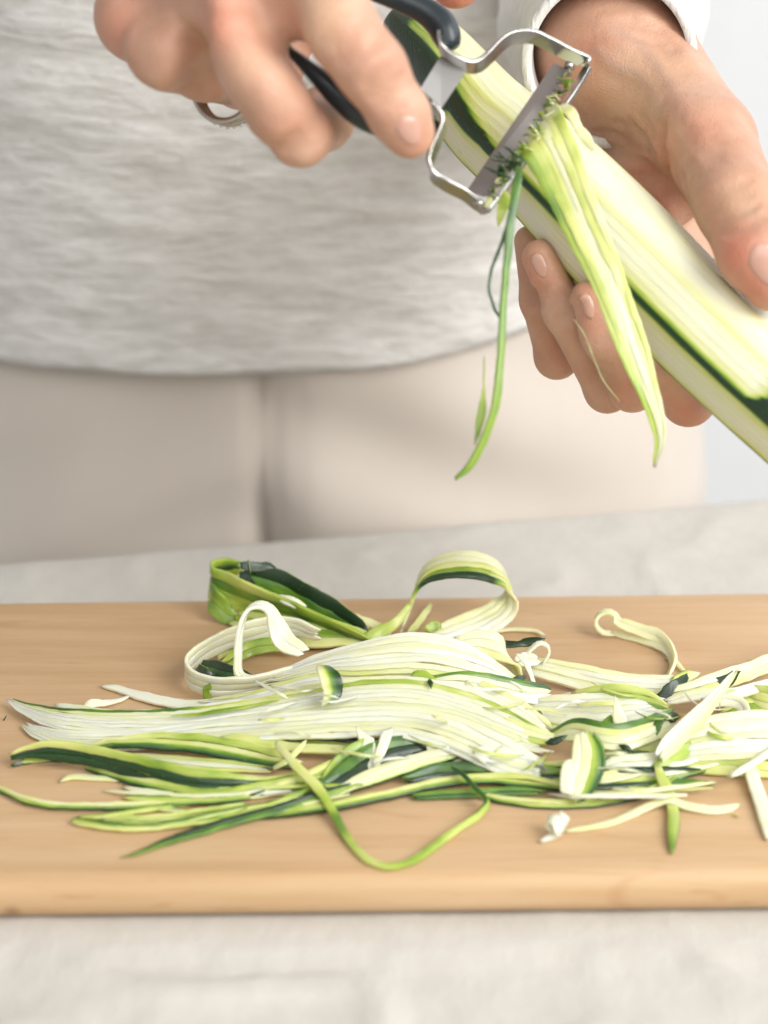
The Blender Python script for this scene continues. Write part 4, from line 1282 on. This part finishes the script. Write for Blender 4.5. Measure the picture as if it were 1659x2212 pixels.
# --- heap: green shreds in front
strip('dark green rind strip with a pale upper edge, leftmost in front', [
    (24, 1634, 4, 2.34, 70), (60, 1625, 5, 3.44, 74), (110, 1621, 6, 5.70, 76), (182, 1629, 6.2, 6.62, 74), (260, 1648, 5.6, 6.99, 70), (338, 1669, 5, 6.99, 66), (416, 1684, 4.4, 6.62, 62), (494, 1690, 4, 5.52, 56), (570, 1688, 3, 2.75, 50), (670, 1668, 4, 2.06, 40)],
    3, 'dark', 1.5, ragged=.0, kinds=['dark', 'dark', 'yellow'], gap=1.05)
strip('short dark rind end beneath the leftmost front strip', [(26, 1656, 1.2, 1.28, 60), (70, 1643, 1.5, 1.92, 60), (130, 1640, 1.5, 1.76, 60), (180, 1640, 1.5, 1.12, 60)], 1, 'skin_up', .7)
strip('short bright green shred beneath the leftmost front strip', [(40, 1644, 2, 1.44, 50), (90, 1638, 2, 1.92, 50), (150, 1636, 2, 1.44, 50)], 1, 'lime', 1.0)
strip('striped green strip arching along the front of the white fans', [
    (184, 1620, 2.5, 1.92, 40), (225, 1608, 4, 2.89, 46), (290, 1602, 5, 4.11, 50), (370, 1603, 5.2, 5.52, 52), (450, 1611, 5, 5.89, 52), (522, 1624, 4.2, 5.89, 50), (594, 1641, 3.2, 5.52, 46), (650, 1654, 2.5, 2.75, 40)], 3, 'rim_near', 1.8, ragged=.01, gap=1.08)
strip('pale yellow-green strip running below the leftmost dark strip', [(175, 1656, 1.2, 1.92, 30), (225, 1668, 1.6, 2.75, 32), (290, 1686, 1.8, 3.03, 34), (360, 1703, 2, 3.16, 34), (430, 1714, 2.2, 3.16, 34), (500, 1713, 2.6, 3.16, 32), (575, 1699, 3.2, 3.03, 30), (650, 1680, 4, 2.48, 30), (740, 1655, 5, 2.06, 30)], 2, 'rim_near', 1.7, ragged=.02)
strip('pale shred end lying on the board at the far left front', [(132, 1686, .8, 1.60, 5), (160, 1678, 1, 2.34, 8), (210, 1680, 1, 2.20, 8), (260, 1684, 1, 1.60, 8)], 1, 'pale', 1.0)
strip('pale shreds glimpsed between the striped and the dark strip', [(245, 1632, 1, 2.06, 10), (330, 1640, 1.2, 3.44, 14), (430, 1652, 1.4, 5.52, 14), (540, 1658, 1.4, 3.44, 14), (600, 1664, 1.4, 2.06, 14)], 3, 'cream', 1.0, kinds=['pale', 'cream', 'yellow'])
strip('long bright green shred running off the left edge of the board front', [(-70, 1672, 1, 1.76, 20), (-30, 1690, 1, 1.93, 30), (10, 1710, 1.2, 2.06, 40), (50, 1727, 1.4, 2.20, 44), (110, 1739, 1.5, 2.34, 46), (200, 1743, 1.6, 2.48, 46), (310, 1739, 1.8, 2.48, 46), (440, 1731, 2, 2.34, 46), (540, 1722, 2.4, 1.92, 40)], 2, 'rim_near', 1.7, ragged=.0)
strip('lime green shred with blunt left end, lowest of the left bundle', [(155, 1772, 1.2, 2.08, 40), (190, 1779, 1.4, 2.34, 42), (250, 1786, 1.5, 2.61, 42), (320, 1788, 1.5, 2.61, 42), (410, 1776, 1.8, 2.61, 42), (490, 1758, 2.2, 2.48, 40), (570, 1742, 2.6, 2.06, 36), (650, 1724, 3, 1.60, 30)], 2, 'rim_far', 1.7, ragged=.0)
strip('dark-sided green shred just above the blunt lime shred', [(222, 1771, 1.4, 1.60, 60), (290, 1771, 2, 2.34, 64), (370, 1766, 2.4, 2.48, 64), (450, 1753, 2.6, 2.20, 60), (530, 1738, 2.8, 1.76, 50)], 2, 'rim_near', 1.7, ragged=.0)
strip('dark green pointed shred reaching lowest at the left front', [(262, 1852, .6, 0.48, 10), (300, 1842, .8, 1.44, 14), (360, 1818, 1, 2.06, 20), (440, 1793, 1.3, 2.61, 26), (520, 1770, 1.8, 2.89, 30), (600, 1748, 2.6, 2.89, 34), (680, 1722, 3.4, 2.75, 38), (760, 1695, 4, 2.06, 38)], 2, 'skin_up', 1.4, kinds=['green', 'skin_up'], ragged=.0)
strip('long pale yellow strip along the lower front of the heap', [(560, 1766, 1.2, 1.44, 18), (640, 1755, 1.6, 2.48, 22), (720, 1742, 2, 2.89, 26), (800, 1726, 2.2, 3.03, 28), (880, 1707, 2.6, 3.16, 30), (960, 1690, 3, 3.30, 32), (1040, 1683, 3, 3.44, 34), (1130, 1688, 2.8, 3.30, 34), (1220, 1702, 2.2, 2.34, 30)], 2, 'rim_near', 1.7, ragged=.0)
strip('cream strip slanting up from the left bundle under the white fork', [(690, 1730, 2.2, 2.06, 24), (740, 1706, 3, 3.30, 28), (800, 1680, 3.8, 5.15, 30), (870, 1655, 4.6, 5.52, 32), (940, 1636, 5, 5.15, 32), (1010, 1624, 5, 2.75, 30)], 2, 'rim_white', 1.7, ragged=.02)
strip('broad dark rind strip lying under the white fork', [(660, 1722, 1.6, 3.44, 36), (730, 1694, 2.6, 8.28, 42), (790, 1655, 4, 10.12, 46), (860, 1626, 5, 10.12, 46), (930, 1612, 5.2, 7.36, 40)], 3, 'dark', 1.4, kinds=['skin_up', 'skin_up', 'green'])
strip('bright green strip edge left of the broad dark rind', [(690, 1694, 3.4, 2.20, 50), (714, 1662, 5, 3.16, 54), (745, 1632, 7, 3.44, 56), (790, 1604, 9, 2.48, 50)], 1, 'lime', 1.5)
strip('pale green strip crossing under the long looping shred', [(560, 1714, 2.2, 2.06, 26), (620, 1696, 3.2, 3.30, 30), (690, 1668, 4.4, 3.44, 32), (750, 1640, 5.4, 2.75, 30)], 2, 'rim_near', 1.8)
strip('dark green rind strip under the left bundle of shreds', [(480, 1716, 1.2, 2.06, 50), (560, 1712, 1.6, 3.44, 52), (640, 1698, 2, 4.27, 52), (710, 1684, 2.4, 2.75, 50)], 1, 'skin_up', .7)
strip('dark green strip running behind the white fork', [(600, 1606, 2.6, 2.06, 46), (680, 1602, 3.4, 3.16, 50), (770, 1606, 3.8, 3.44, 50), (860, 1612, 4, 3.03, 46)], 2, 'dark', 1.3, kinds=['lime', 'skin_up'])
strip('small pale split shred left of the looping shred', [(590, 1660, 3, 1.44, 20), (625, 1640, 5, 1.93, 30), (650, 1616, 6.5, 1.76, 40), (664, 1600, 7.5, 0.64, 40)], 1, 'pale', 1.0)
strip('long single lime shred looping down across the bare board front', [
    (596, 1606, 8, 2.06, 20), (618, 1630, 8.4, 2.48, 20), (648, 1664, 7.4, 2.89, 18), (688, 1708, 5.4, 2.89, 14), (722, 1757, 2.6, 2.61, 10), (751, 1810, 1.0, 2.34, 8), (786, 1853, .8, 2.27, 8), (832, 1872, .8, 2.27, 8), (885, 1862, .9, 2.27, 10), (940, 1827, 1.2, 2.27, 24),
    (986, 1790, 1.6, 2.13, 40), (1036, 1756, 2.4, 2.16, 55), (1054, 1734, 3.2, 1.92, 65), (1034, 1710, 4.4, 1.92, 60), (1004, 1676, 6, 1.92, 50), (975, 1656, 7, 1.44, 40)], 1, 'to_green', 1.5)
strip('green strip beneath the long pale yellow strip at the front', [(880, 1722, 1.2, 2.08, 40), (950, 1716, 1.8, 2.75, 44), (1030, 1714, 2, 2.89, 44), (1110, 1710, 2, 2.48, 40), (1180, 1712, 1.6, 1.60, 36)], 2, 'green', 1.3, kinds=['green', 'green'])
strip('dark strip behind the long pale yellow strip at the front', [(860, 1690, 1.8, 2.75, 50), (950, 1668, 2.4, 5.52, 54), (1050, 1668, 2.4, 5.52, 54), (1150, 1672, 2.2, 5.52, 54), (1240, 1676, 2, 2.75, 50)], 2, 'dark', 1.3, kinds=['skin_up', 'green'])
strip('light green shred bowed along the front edge of the right bundle', [(1030, 1716, 1.4, 1.92, 30), (1090, 1729, 1.2, 2.34, 32), (1170, 1738, 1.2, 2.75, 34), (1250, 1737, 1.2, 2.89, 34), (1325, 1729, 1.3, 2.89, 34), (1390, 1714, 1.6, 2.75, 34), (1436, 1694, 2.2, 2.06, 30), (1460, 1678, 3, 1.60, 30)], 2, 'rim_near', 1.7, ragged=.0)
strip('bright green strip lying under the right bundle', [(1180, 1690, 1.6, 2.06, 40), (1270, 1692, 2, 5.15, 44), (1350, 1682, 2.4, 5.89, 46), (1420, 1676, 2.6, 5.52, 46), (1490, 1668, 2.4, 3.16, 44), (1526, 1662, 2, 1.60, 40)], 2, 'rim_near', 1.7)
strip('dark green low shred poking right out of the right bundle', [(1300, 1706, 1, 2.06, 40), (1370, 1702, 1.3, 2.89, 42), (1450, 1692, 1.4, 2.48, 40), (1545, 1692, 1, 0.96, 30)], 1, 'green', 1.2)

# slender shreds woven through the green bundles, alike
br = random.Random(5)
GB = 'slender shreds woven through the green bundle in front'
for k in range(15):
    x0 = br.uniform(130, 430); y0 = br.uniform(1640, 1782)
    x2 = br.uniform(620, 790); y2 = 1690 + (y0 - 1710) * 0.22 + br.uniform(-22, 22)
    xm = (x0 + x2) / 2 + br.uniform(-40, 40); ym = (y0 + y2) / 2 + br.uniform(6, 30)
    w_ = br.uniform(1.1, 2.4); z_ = br.uniform(1.0, 3.0)
    strip('slender shred woven lengthwise into the green bundle at the left front', [(x0, y0, .8, w_ * .5, 20), (x0 * .7 + xm * .3, y0 * .7 + ym * .3 + 5, z_ * .7, w_, 35), (xm, ym, z_, w_, 40),
          (xm * .5 + x2 * .5, ym * .5 + y2 * .5, z_ + .8, w_, 40), (x2, y2, z_ + 1.5, w_ * .6, 30)], 1, br.choice(['rim_near', 'pale', 'cream', 'lime', 'rim_far', 'cream', 'skin_up']), br.uniform(1.0, 1.6), group=GB)
GC = 'slender shreds woven through the right bundle in front'
for k in range(11):
    x0 = br.uniform(1130, 1330); y0 = br.uniform(1640, 1715)
    x2 = x0 + br.uniform(160, 300); y2 = y0 + br.uniform(-45, 12)
    xm = (x0 + x2) / 2; ym = (y0 + y2) / 2 + br.uniform(-4, 18)
    w_ = br.uniform(1.0, 2.3); z_ = br.uniform(2.0, 5.0)
    strip('slender shred woven into the bundle below the white wedge', [(x0, y0, 1.5, w_ * .5, 20), ((x0 + xm) / 2, (y0 + ym) / 2 + 4, z_, w_, 35), (xm, ym, z_ + .5, w_, 40), (x2, y2, z_, w_ * .5, 30)], 1,
          br.choice(['rim_near', 'pale', 'cream', 'white', 'rim_far', 'skin_up']), br.uniform(.9, 1.4), group=GC)
# --- heap: right side
strip('long white ribbon lying level to the right of the crown', [(1130, 1436, 6, 6, 24), (1180, 1446, 5.4, 8, 26), (1250, 1462, 4.4, 9.5, 26), (1330, 1478, 3.6, 10, 26), (1410, 1483, 3.2, 9.5, 26), (1465, 1476, 3, 7, 24), (1500, 1464, 3, 4, 20)], 5, 'white', 1.3, ragged=.03, gap=1.06, kinds=['white', 'cream', 'white', 'white', 'cream'])
strip('dark glossy rind tip at the end of the level white ribbon', [(1414, 1502, 4, 2.0, 50), (1440, 1496, 5, 4.6, 56), (1464, 1481, 6.5, 4.8, 60), (1484, 1460, 8, 2.2, 60)], 1, 'skin_up', .7)
strip('small pale end with green corner right of the dark rind tip', [(1450, 1474, 4, 3.4, 30), (1480, 1464, 4.4, 4.4, 34), (1504, 1452, 5, 3, 34)], 1, 'edge_hi_y', 1.2)
strip('cream shred coiled in a ring at the back right of the board', [(1322, 1368, 2.0, 3.0, (.2, 1, .1)), (1300, 1366, 2.4, 3.0, (.2, 1, 0)), (1287, 1348, 4.6, 3.2, (.2, 1, 0)), (1294, 1328, 7.2, 3.2, (.2, 1, 0)), (1314, 1322, 8.2, 3.2, (.2, 1, 0)), (1330, 1332, 7, 3.4, (.1, 1, .2)), (1336, 1346, 5.6, 4.4, (0, .9, .5)), (1384, 1362, 4.2, 4.8, 40),
    (1424, 1376, 3.6, 4.8, 50), (1446, 1404, 2.6, 4.4, 60), (1453, 1434, 2, 4, 60), (1440, 1464, 2, 3.4, 50)], 2, 'cream', 1.2, ragged=.0)
strip('thin cream shred running below the coiled shred', [(1300, 1364, 1, 1.6, 20), (1340, 1372, 1.2, 2.0, 30), (1390, 1386, 1.2, 2, 30), (1436, 1408, 1.2, 1.9, 30), (1482, 1452, 1.2, 1.6, 20)], 1, 'cream', .9)
strip('yellow-green boat-shaped peel lying on the right bundle', [(1236, 1503, 8, 3, 50), (1290, 1501, 10, 6.2, 56), (1346, 1504, 10.5, 6.6, 58), (1398, 1512, 9.5, 5.6, 58), (1444, 1528, 8, 1.8, 56)], 3, 'edge_lo_y', 1.3, ragged=.0, gap=1.1, kinds=['green', 'lime', 'yellow'])
strip('white stub at the left end of the boat-shaped peel', [(1218, 1508, 6, 4, 30), (1242, 1510, 7, 5, 30), (1268, 1514, 6, 4, 30)], 1, 'cream', 1.4)
strip('broad white ribbon lying right of the heap centre', [(1120, 1530, 4, 6, 24), (1170, 1538, 5, 11, 28), (1240, 1542, 6, 14, 30), (1320, 1540, 7, 14, 32), (1390, 1532, 7.5, 10, 32), (1440, 1524, 7.5, 6, 30)], 6, 'white', 1.3, ragged=.03, gap=1.08)
strip('pointed white splinter standing up on the right bundle', [(1344, 1576, 9, 4.2, (1, 0, 0)), (1338, 1548, 12, 3.6, (1, 0, 0)), (1332, 1522, 15, 2, (1, 0, 0)), (1329, 1504, 17, .5, (1, 0, 0))], 1, 'white', 1.2)
strip('green rind wedge beside the pointed white splinter', [(1302, 1578, 8, 2, (1, 0, .2)), (1314, 1562, 10, 4, (1, 0, .2)), (1322, 1546, 11.5, 2, (1, 0, .2))], 1, 'green', 1.2)
strip('wavy pale ribbon with green upper edge crossing the right bundle', [(1190, 1590, 5, 4, 40), (1240, 1576, 9, 7, 50), (1290, 1586, 10, 8, 52), (1345, 1592, 9.5, 8.5, 50), (1400, 1576, 9.5, 8, 46), (1460, 1548, 9, 6, 42)], 4, 'edge_hi_y', 1.2, ragged=.01, gap=1.1, kinds=['cream', 'cream', 'pale', 'green'])
strip('broad wedge of white flesh with dark rind edge at the front right', [(1258, 1582, 15.5, 5, (1, .1, 0)), (1264, 1606, 13.5, 7.4, (1, .1, -.05)), (1266, 1640, 10.5, 8.4, (1, .1, -.1)), (1258, 1680, 7, 8, (1, .1, -.15)), (1246, 1716, 4.5, 5.5, (1, .1, -.2)), (1238, 1728, 3.8, 3, (1, .1, -.2))], 3, 'white', 1.5, ragged=.0, gap=1.12, kinds=['cream', 'cream', 'edge_hi_y'])
strip('dark rind edge curving down the right of the white wedge', [(1282, 1584, 14.5, 1.8, (0, 1, .2)), (1298, 1616, 11.5, 2.4, (0, 1, .2)), (1300, 1650, 8.5, 2.8, (0, 1, .2)), (1284, 1690, 5, 2.8, (0, 1, .2)), (1258, 1726, 2.5, 2, (0, 1, .2))], 1, 'green', 1.3)
strip('small white finger of flesh curling left of the white wedge', [(1224, 1716, 5.5, 4, (1, 0, 0)), (1226, 1684, 8.5, 4, (1, 0, 0)), (1228, 1658, 11, 3, (1, 0, 0)), (1236, 1646, 12, 1.4, (1, 0, 0))], 1, 'white', 1.4)
strip('long translucent white sliver slanting up across the right bundle', [(1424, 1636, 8, 4, 40), (1454, 1602, 10.5, 6, 50), (1496, 1560, 13.5, 5.6, 55), (1544, 1506, 17.5, 3.6, 60), (1574, 1470, 19.5, 2.2, 60), (1592, 1446, 21, .7, 60)], 3, 'cream', .8, ragged=.0, gap=1.1, kinds=['pale', 'cream', 'white'])
strip('broad white ribbon running out of the picture at the right', [(1440, 1620, 5, 9, 26), (1500, 1602, 7.5, 14, 32), (1570, 1592, 9, 16, 34), (1650, 1588, 9, 17, 34), (1730, 1590, 7, 15, 30), (1790, 1596, 4, 8, 24)], 7, 'white', 1.3, ragged=.03, gap=1.08, kinds=['cream', 'white', 'white', 'cream', 'white', 'white', 'white'])
strip('slim white strip sloping up to the right edge', [(1440, 1514, 7, 3, 26), (1512, 1501, 8, 4.2, 30), (1580, 1498, 7.5, 4.2, 30), (1660, 1479, 6, 3.6, 28), (1720, 1462, 5, 2.4, 24)], 2, 'white', 1.2, ragged=.0)
strip('white strip folded back in a hook near the right edge', [(1520, 1518, 8, 4, 60), (1570, 1513, 8.5, 4.4, 66), (1600, 1524, 7.5, 4.4, (.4, .2, .9)), (1606, 1545, 6, 4.2, (.9, .1, .5)), (1596, 1566, 5, 3.6, (.6, .5, .4))], 2, 'white', 1.2, ragged=.0)
strip('pale green strip running to the upper right edge', [(1440, 1502, 4, 3, 40), (1512, 1482, 6, 5.2, 44), (1570, 1466, 6.6, 6.2, 46), (1620, 1448, 6.4, 6, 44), (1680, 1424, 6, 5, 40), (1740, 1400, 5, 4, 36)], 2, 'pale', 1.3, ragged=.0, kinds=['pale', 'cream'])
strip('dark rind face below the pale green strip at the upper right', [(1484, 1504, 3, 3, 60), (1530, 1488, 4.4, 5, 64), (1566, 1476, 6, 5, 66), (1592, 1450, 10, 3, 70)], 1, 'skin_up', .7)
strip('yellow striped peel lying at the right edge behind the white hook', [(1560, 1540, 1.6, 6, 16), (1610, 1522, 2.4, 11, 18), (1660, 1516, 2.8, 12, 18), (1730, 1510, 2.6, 11, 16)], 4, 'yellow', 1.2, kinds=['pale', 'lime', 'yellow', 'pale'])
strip('pale ribbon end tilted at the right edge above the white hook', [(1604, 1496, 4, 6, 50), (1650, 1508, 4.6, 8, 54), (1710, 1520, 4, 7, 50)], 3, 'pale', 1.2)
strip('small dark rind bit in the middle of the right bundle', [(1338, 1613, 8, 1.2, 60), (1352, 1617, 8, 2.2, 60), (1364, 1626, 7, .8, 60)], 1, 'skin_up', .7)
strip('small dark rind bit high in the right bundle', [(1438, 1560, 9, 1.8, 60), (1452, 1550, 10, 3, 60), (1466, 1544, 10, 1.4, 60)], 1, 'skin_up', .7)
strip('curled green rind sliver under the translucent sliver', [(1416, 1586, 8, 1.6, (1, 0, .2)), (1420, 1566, 10, 2.6, (1, 0, .2)), (1432, 1552, 11.5, 1.6, (1, 0, .2))], 1, 'green', 1.0)
strip('dark speckled rind end right of the white fans', [(1182, 1606, 5, 1.6, 40), (1200, 1600, 6, 2.4, 45), (1222, 1592, 7, 1.2, 45)], 1, 'skin_up', 1.1)
strip('short lime green strip slanting in the right bundle', [(1404, 1664, 4, 3, 50), (1440, 1646, 5, 4.6, 54), (1476, 1622, 6, 4.2, 56), (1502, 1600, 7, 1.6, 56)], 1, 'lime', 1.4)
strip('white strip lying low between wedge and translucent sliver', [(1300, 1660, 3.6, 3, 26), (1340, 1648, 5, 4.6, 30), (1395, 1644, 5.4, 4.4, 30), (1440, 1636, 5, 3, 30)], 2, 'white', 1.3)
strip('broad pale ribbon low in the middle of the right bundle', [(1290, 1622, 3.4, 6, 24), (1350, 1620, 4, 9, 26), (1420, 1612, 4.4, 9, 26), (1480, 1600, 4.4, 6, 24)], 4, 'cream', 1.2, kinds=['cream', 'pale', 'cream', 'white'])
strip('green shred low between wedge and right bundle', [(1290, 1660, 2, 2.6, 40), (1350, 1640, 3.4, 4, 44), (1410, 1628, 4, 3, 44)], 1, 'green', 1.3)
strip('yellow-green strip under the broad right-hand ribbon', [(1430, 1652, 2.4, 4, 30), (1500, 1650, 3, 6.4, 34), (1570, 1652, 3, 6.4, 34), (1650, 1662, 2.6, 5.6, 32), (1730, 1672, 2, 4, 28)], 2, 'yellow', 1.3, kinds=['pale', 'yellow'])
strip('thick white shred slanting down at the right edge', [(1700, 1596, 8, 4, 40), (1660, 1622, 7, 4.4, 40), (1622, 1650, 6, 4.4, 38), (1576, 1678, 5, 4.2, 34)], 1, 'white', 2.0)
strip('white shred reaching steeply toward the front right corner', [(1618, 1650, 4, 4.4, (1, .1, .1)), (1630, 1690, 2.2, 4.4, (1, .1, 0)), (1644, 1736, 1.2, 4.2, (1, .1, 0)), (1654, 1786, .9, 3.4, (1, .1, 0)), (1658, 1812, .8, 1.4, (1, .1, 0))], 1, 'white', 1.6)
strip('pale shred pointing straight to the front with a green tip', [(1420, 1656, 6, 3, (1, .2, .1)), (1432, 1684, 4.4, 3.4, (1, .2, .1)), (1448, 1716, 2.6, 3.4, (1, .2, .1)), (1454, 1756, 1.2, 3.2, (1, .1, 0)), (1454, 1800, 1, 3.0, (1, .1, 0)), (1451, 1842, .8, .9, (1, .1, 0))], 1, 'to_green', 1.5)
strip('fine white shred wandering across the board at the front right', [(1222, 1796, .8, 1.2, 5), (1270, 1788, .9, 1.8, 6), (1320, 1776, 1, 2.2, 8), (1370, 1756, 1.2, 2.4, 14), (1414, 1737, 2, 2.4, 20), (1446, 1728, 3.2, 2.4, 24), (1480, 1739, 2, 2.8, 20), (1530, 1748, 1.2, 3.2, 16), (1572, 1746, 1, 3.0, 14), (1596, 1738, .9, 1.4, 10)], 1, 'cream', 1.2)
strip('tangled knot of white shred alone on the board front, looped end', [(1168, 1818, .8, 1.2, 5), (1195, 1806, 1.2, 2.4, 20), (1208, 1790, 4, 3.0, (1, .2, .2)), (1196, 1768, 6, 3.2, (.6, .6, .4)), (1184, 1776, 4, 3.2, (.2, .9, .4)), (1200, 1792, 2.4, 3.2, (.8, .4, .2)), (1222, 1778, 4.6, 3, (.4, .8, .4)), (1212, 1762, 6.4, 2.8, (.3, .8, .4)), (1196, 1784, 3, 2.8, (.9, .2, .2)), (1206, 1806, 1, 2.4, (1, .2, .1))], 1, 'white', 1.6)

# loose wisps tangled through the heap, too alike to tell apart
wr = random.Random(21)
GW = 'thin loose wisps of zucchini flesh strewn over the heap'
for k in range(34):
    x = wr.uniform(560, 1600); y = wr.uniform(1470, 1680)
    if x < 760 and y > 1600: y -= 110
    ln = wr.uniform(45, 130); an = wr.gauss(0.12, 0.55); bow = wr.uniform(-.35, .35) * ln
    z0 = wr.uniform(5, 12) if y > 1560 else wr.uniform(11, 17)
    if x > 1180: z0 *= 0.8
    w_ = wr.uniform(.5, 1.1)
    dx, dy = math.cos(an), math.sin(an) * 0.6
    pt = [(x - dx * ln / 2, y - dy * ln / 2, z0, w_ * .5, 30), (x - dx * ln * .2 - dy * bow * .8, y - dy * ln * .2 + bow * .35, z0 + wr.uniform(0, 3), w_, wr.uniform(10, 60)),
          (x + dx * ln * .2 - dy * bow * .8, y + dy * ln * .2 + bow * .35, z0 + wr.uniform(-1, 3), w_, wr.uniform(10, 60)), (x + dx * ln / 2, y + dy * ln / 2, max(z0 - wr.uniform(0, 4), 1), w_ * .3, 30)]
    strip('thin loose wisp of pale zucchini flesh lying on the heap', pt, 1, wr.choice(['white', 'white', 'cream', 'pale', 'yellow']), wr.uniform(.4, .7), group=GW, name='zucchini_wisp')
# loose crumbs on the board
for k, (a, b, kd, lb) in enumerate([(1588, 1762, 'green', 'green crumb on the board near the front right shred'), (360, 1529, 'dark', 'tiny dark crumb above the green-edged fan'),
                                    (10, 1553, 'dark', 'tiny dark crumb at the left edge of the board'), (1440, 1425, 'green', 'tiny green crumb beside the coiled cream shred'),
                                    (1618, 1424, 'pale', 'tiny crumb on bare board at the upper right')]):
    crumb(PZ(a, b, .0005), .00045, kd, lb, None, 200 + k)

for o in bpy.data.objects:
    if '_o' in o:
        del o['_o']
